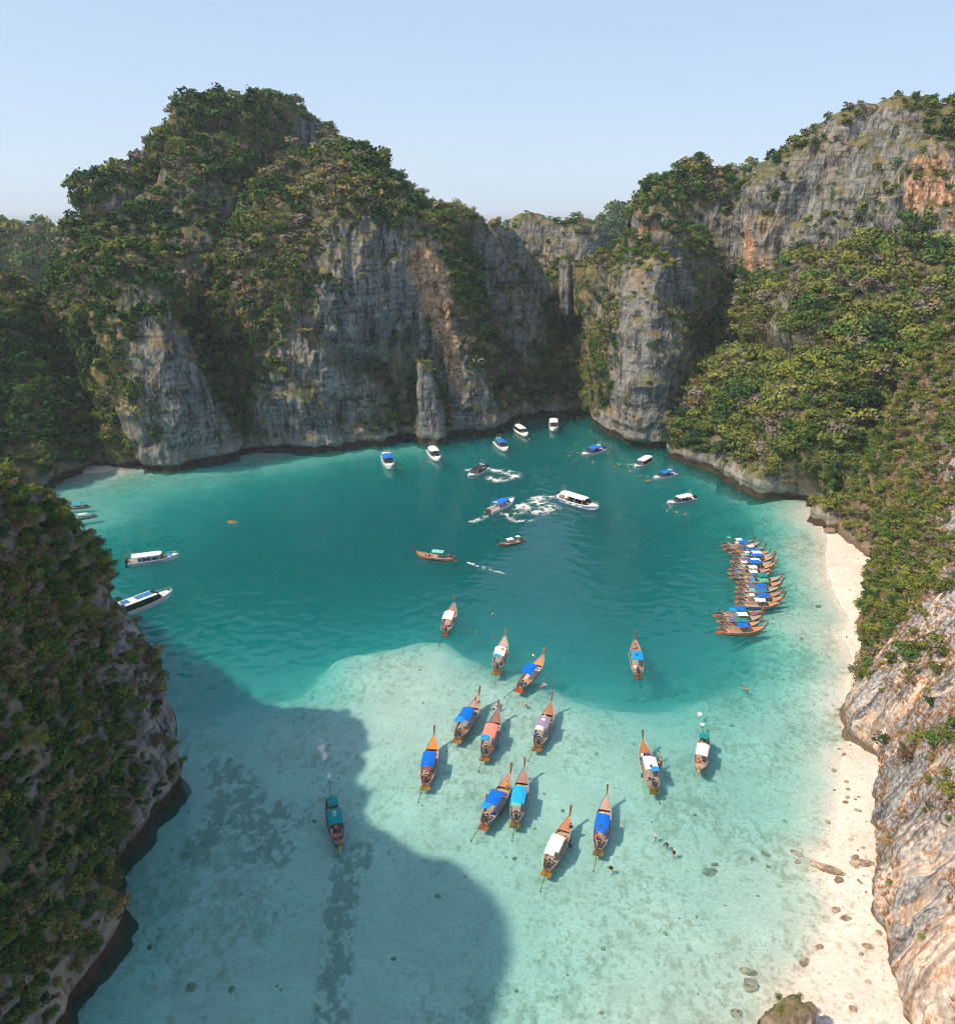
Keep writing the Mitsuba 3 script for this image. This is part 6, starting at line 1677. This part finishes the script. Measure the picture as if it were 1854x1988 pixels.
rock('leaning slab against the cliff foot halfway up the beach', 1900 + 745 / 2.84, 1300 + 1050 / 2.84, 2.0, 3.2, 2.4, 10, 26, zb=.6)
rock('jagged rock at the cliff foot above the leaning slab', 1900 + 745 / 2.84, 1300 + 650 / 2.84, 3.0, 2.2, 2.2, 30, 27, zb=.6)
rock('dark blocky rock where the wooded shore meets the beach', 1900 + 520 / 2.84, 1300 + 115 / 2.84, 3.2, 2.2, 1.8, -20, 28, zb=.4)
rock('spiky grey rock jutting over the beach', 1900 + 700 / 2.84, 1300 + 1420 / 2.84, 3.4, 2.6, 4.0, 15, 29, zb=1.0, rough=.7)
rock('dark rock patch under water left of the blue canopy boat with solar panel', *Z5(420, 378), 2.6, 1.6, .9, 0, 30)
rock('grey stone lying under water in the left shade, near the bottom', 1085 / 2.274, 1700 + 1740 / 2.274, 1.3, 1.1, .5, 0, 31)
rock('darker stone lying under water in the left shade', 1318 / 2.274, 1700 + 1745 / 2.274, .7, .9, .5, 0, 32)
rock('round stone under water in the left shade, beside the headland', 845 / 2.274, 1700 + 1500 / 2.274, .7, .6, .5, 0, 33)
o = rock('weedy rock outcrop with bushes at the bottom edge of the picture', 1972, 2606, 6.0, 4.6, 9.0, 20, 34, sink=.42, zb=.2, name='rock_outcrop', rough=.8)
p = src(1972, 2606, 0)
r = np.random.default_rng(5)
for i in range(5):
    tree('bush', 'bush', 'small green bush rooted on the weedy outcrop at the bottom', 'bush', p + [r.uniform(-1.6, 1.8), r.uniform(-.8, 1.6), 4.2 + r.uniform(-.5, .3)], r.uniform(.45, .85), int(r.choice([1, 2, 3])), r, (0, 0, 0), 'bushes on the weedy outcrop')
# loose stones of the beach and lagoon bed
m = MB(); r = np.random.default_rng(9)
SM = [rock_mesh(50 + i, 1, .6) for i in range(5)]
toe = TOE[(TOE[:, 1] > 55)]
for i in range(420):
    if i < 70:
        q = toe[r.integers(0, len(toe) - 1)]; q2 = toe[min(len(toe) - 1, r.integers(0, len(toe)))]
        k = r.uniform(0, len(toe) - 1.001); a = int(k); q = toe[a] + (toe[a + 1] - toe[a]) * (k - a)
        pos = q[:2] + [-abs(r.normal()) * 1.6 - .1, 0]; s = .10 + .4 * r.random() ** 3
    else:
        pos = np.array([r.uniform(-60, 70), r.uniform(62, 190)]); s = .08 + .3 * r.random() ** 3
    z = -float(sea_depth(pos[None])[0])
    if z < -2.6:
        continue
    v, f = SM[i % 5]; a = r.uniform(0, 6.28)
    v = v * [s * r.uniform(.7, 1.6), s, s * r.uniform(.3, .7)]
    m.add(np.column_stack([v[:, 0] * math.cos(a) - v[:, 1] * math.sin(a), v[:, 0] * math.sin(a) + v[:, 1] * math.cos(a), v[:, 2]]) + [*pos, z], f)
scene['loose_stones'] = ply((np.vstack(m.v), np.vstack(m.f)), 'stone_material', False)
labels['loose_stones'] = {'label': 'loose stones strewn over the beach and the shallow lagoon bed', 'category': 'stones', 'kind': 'stuff'}
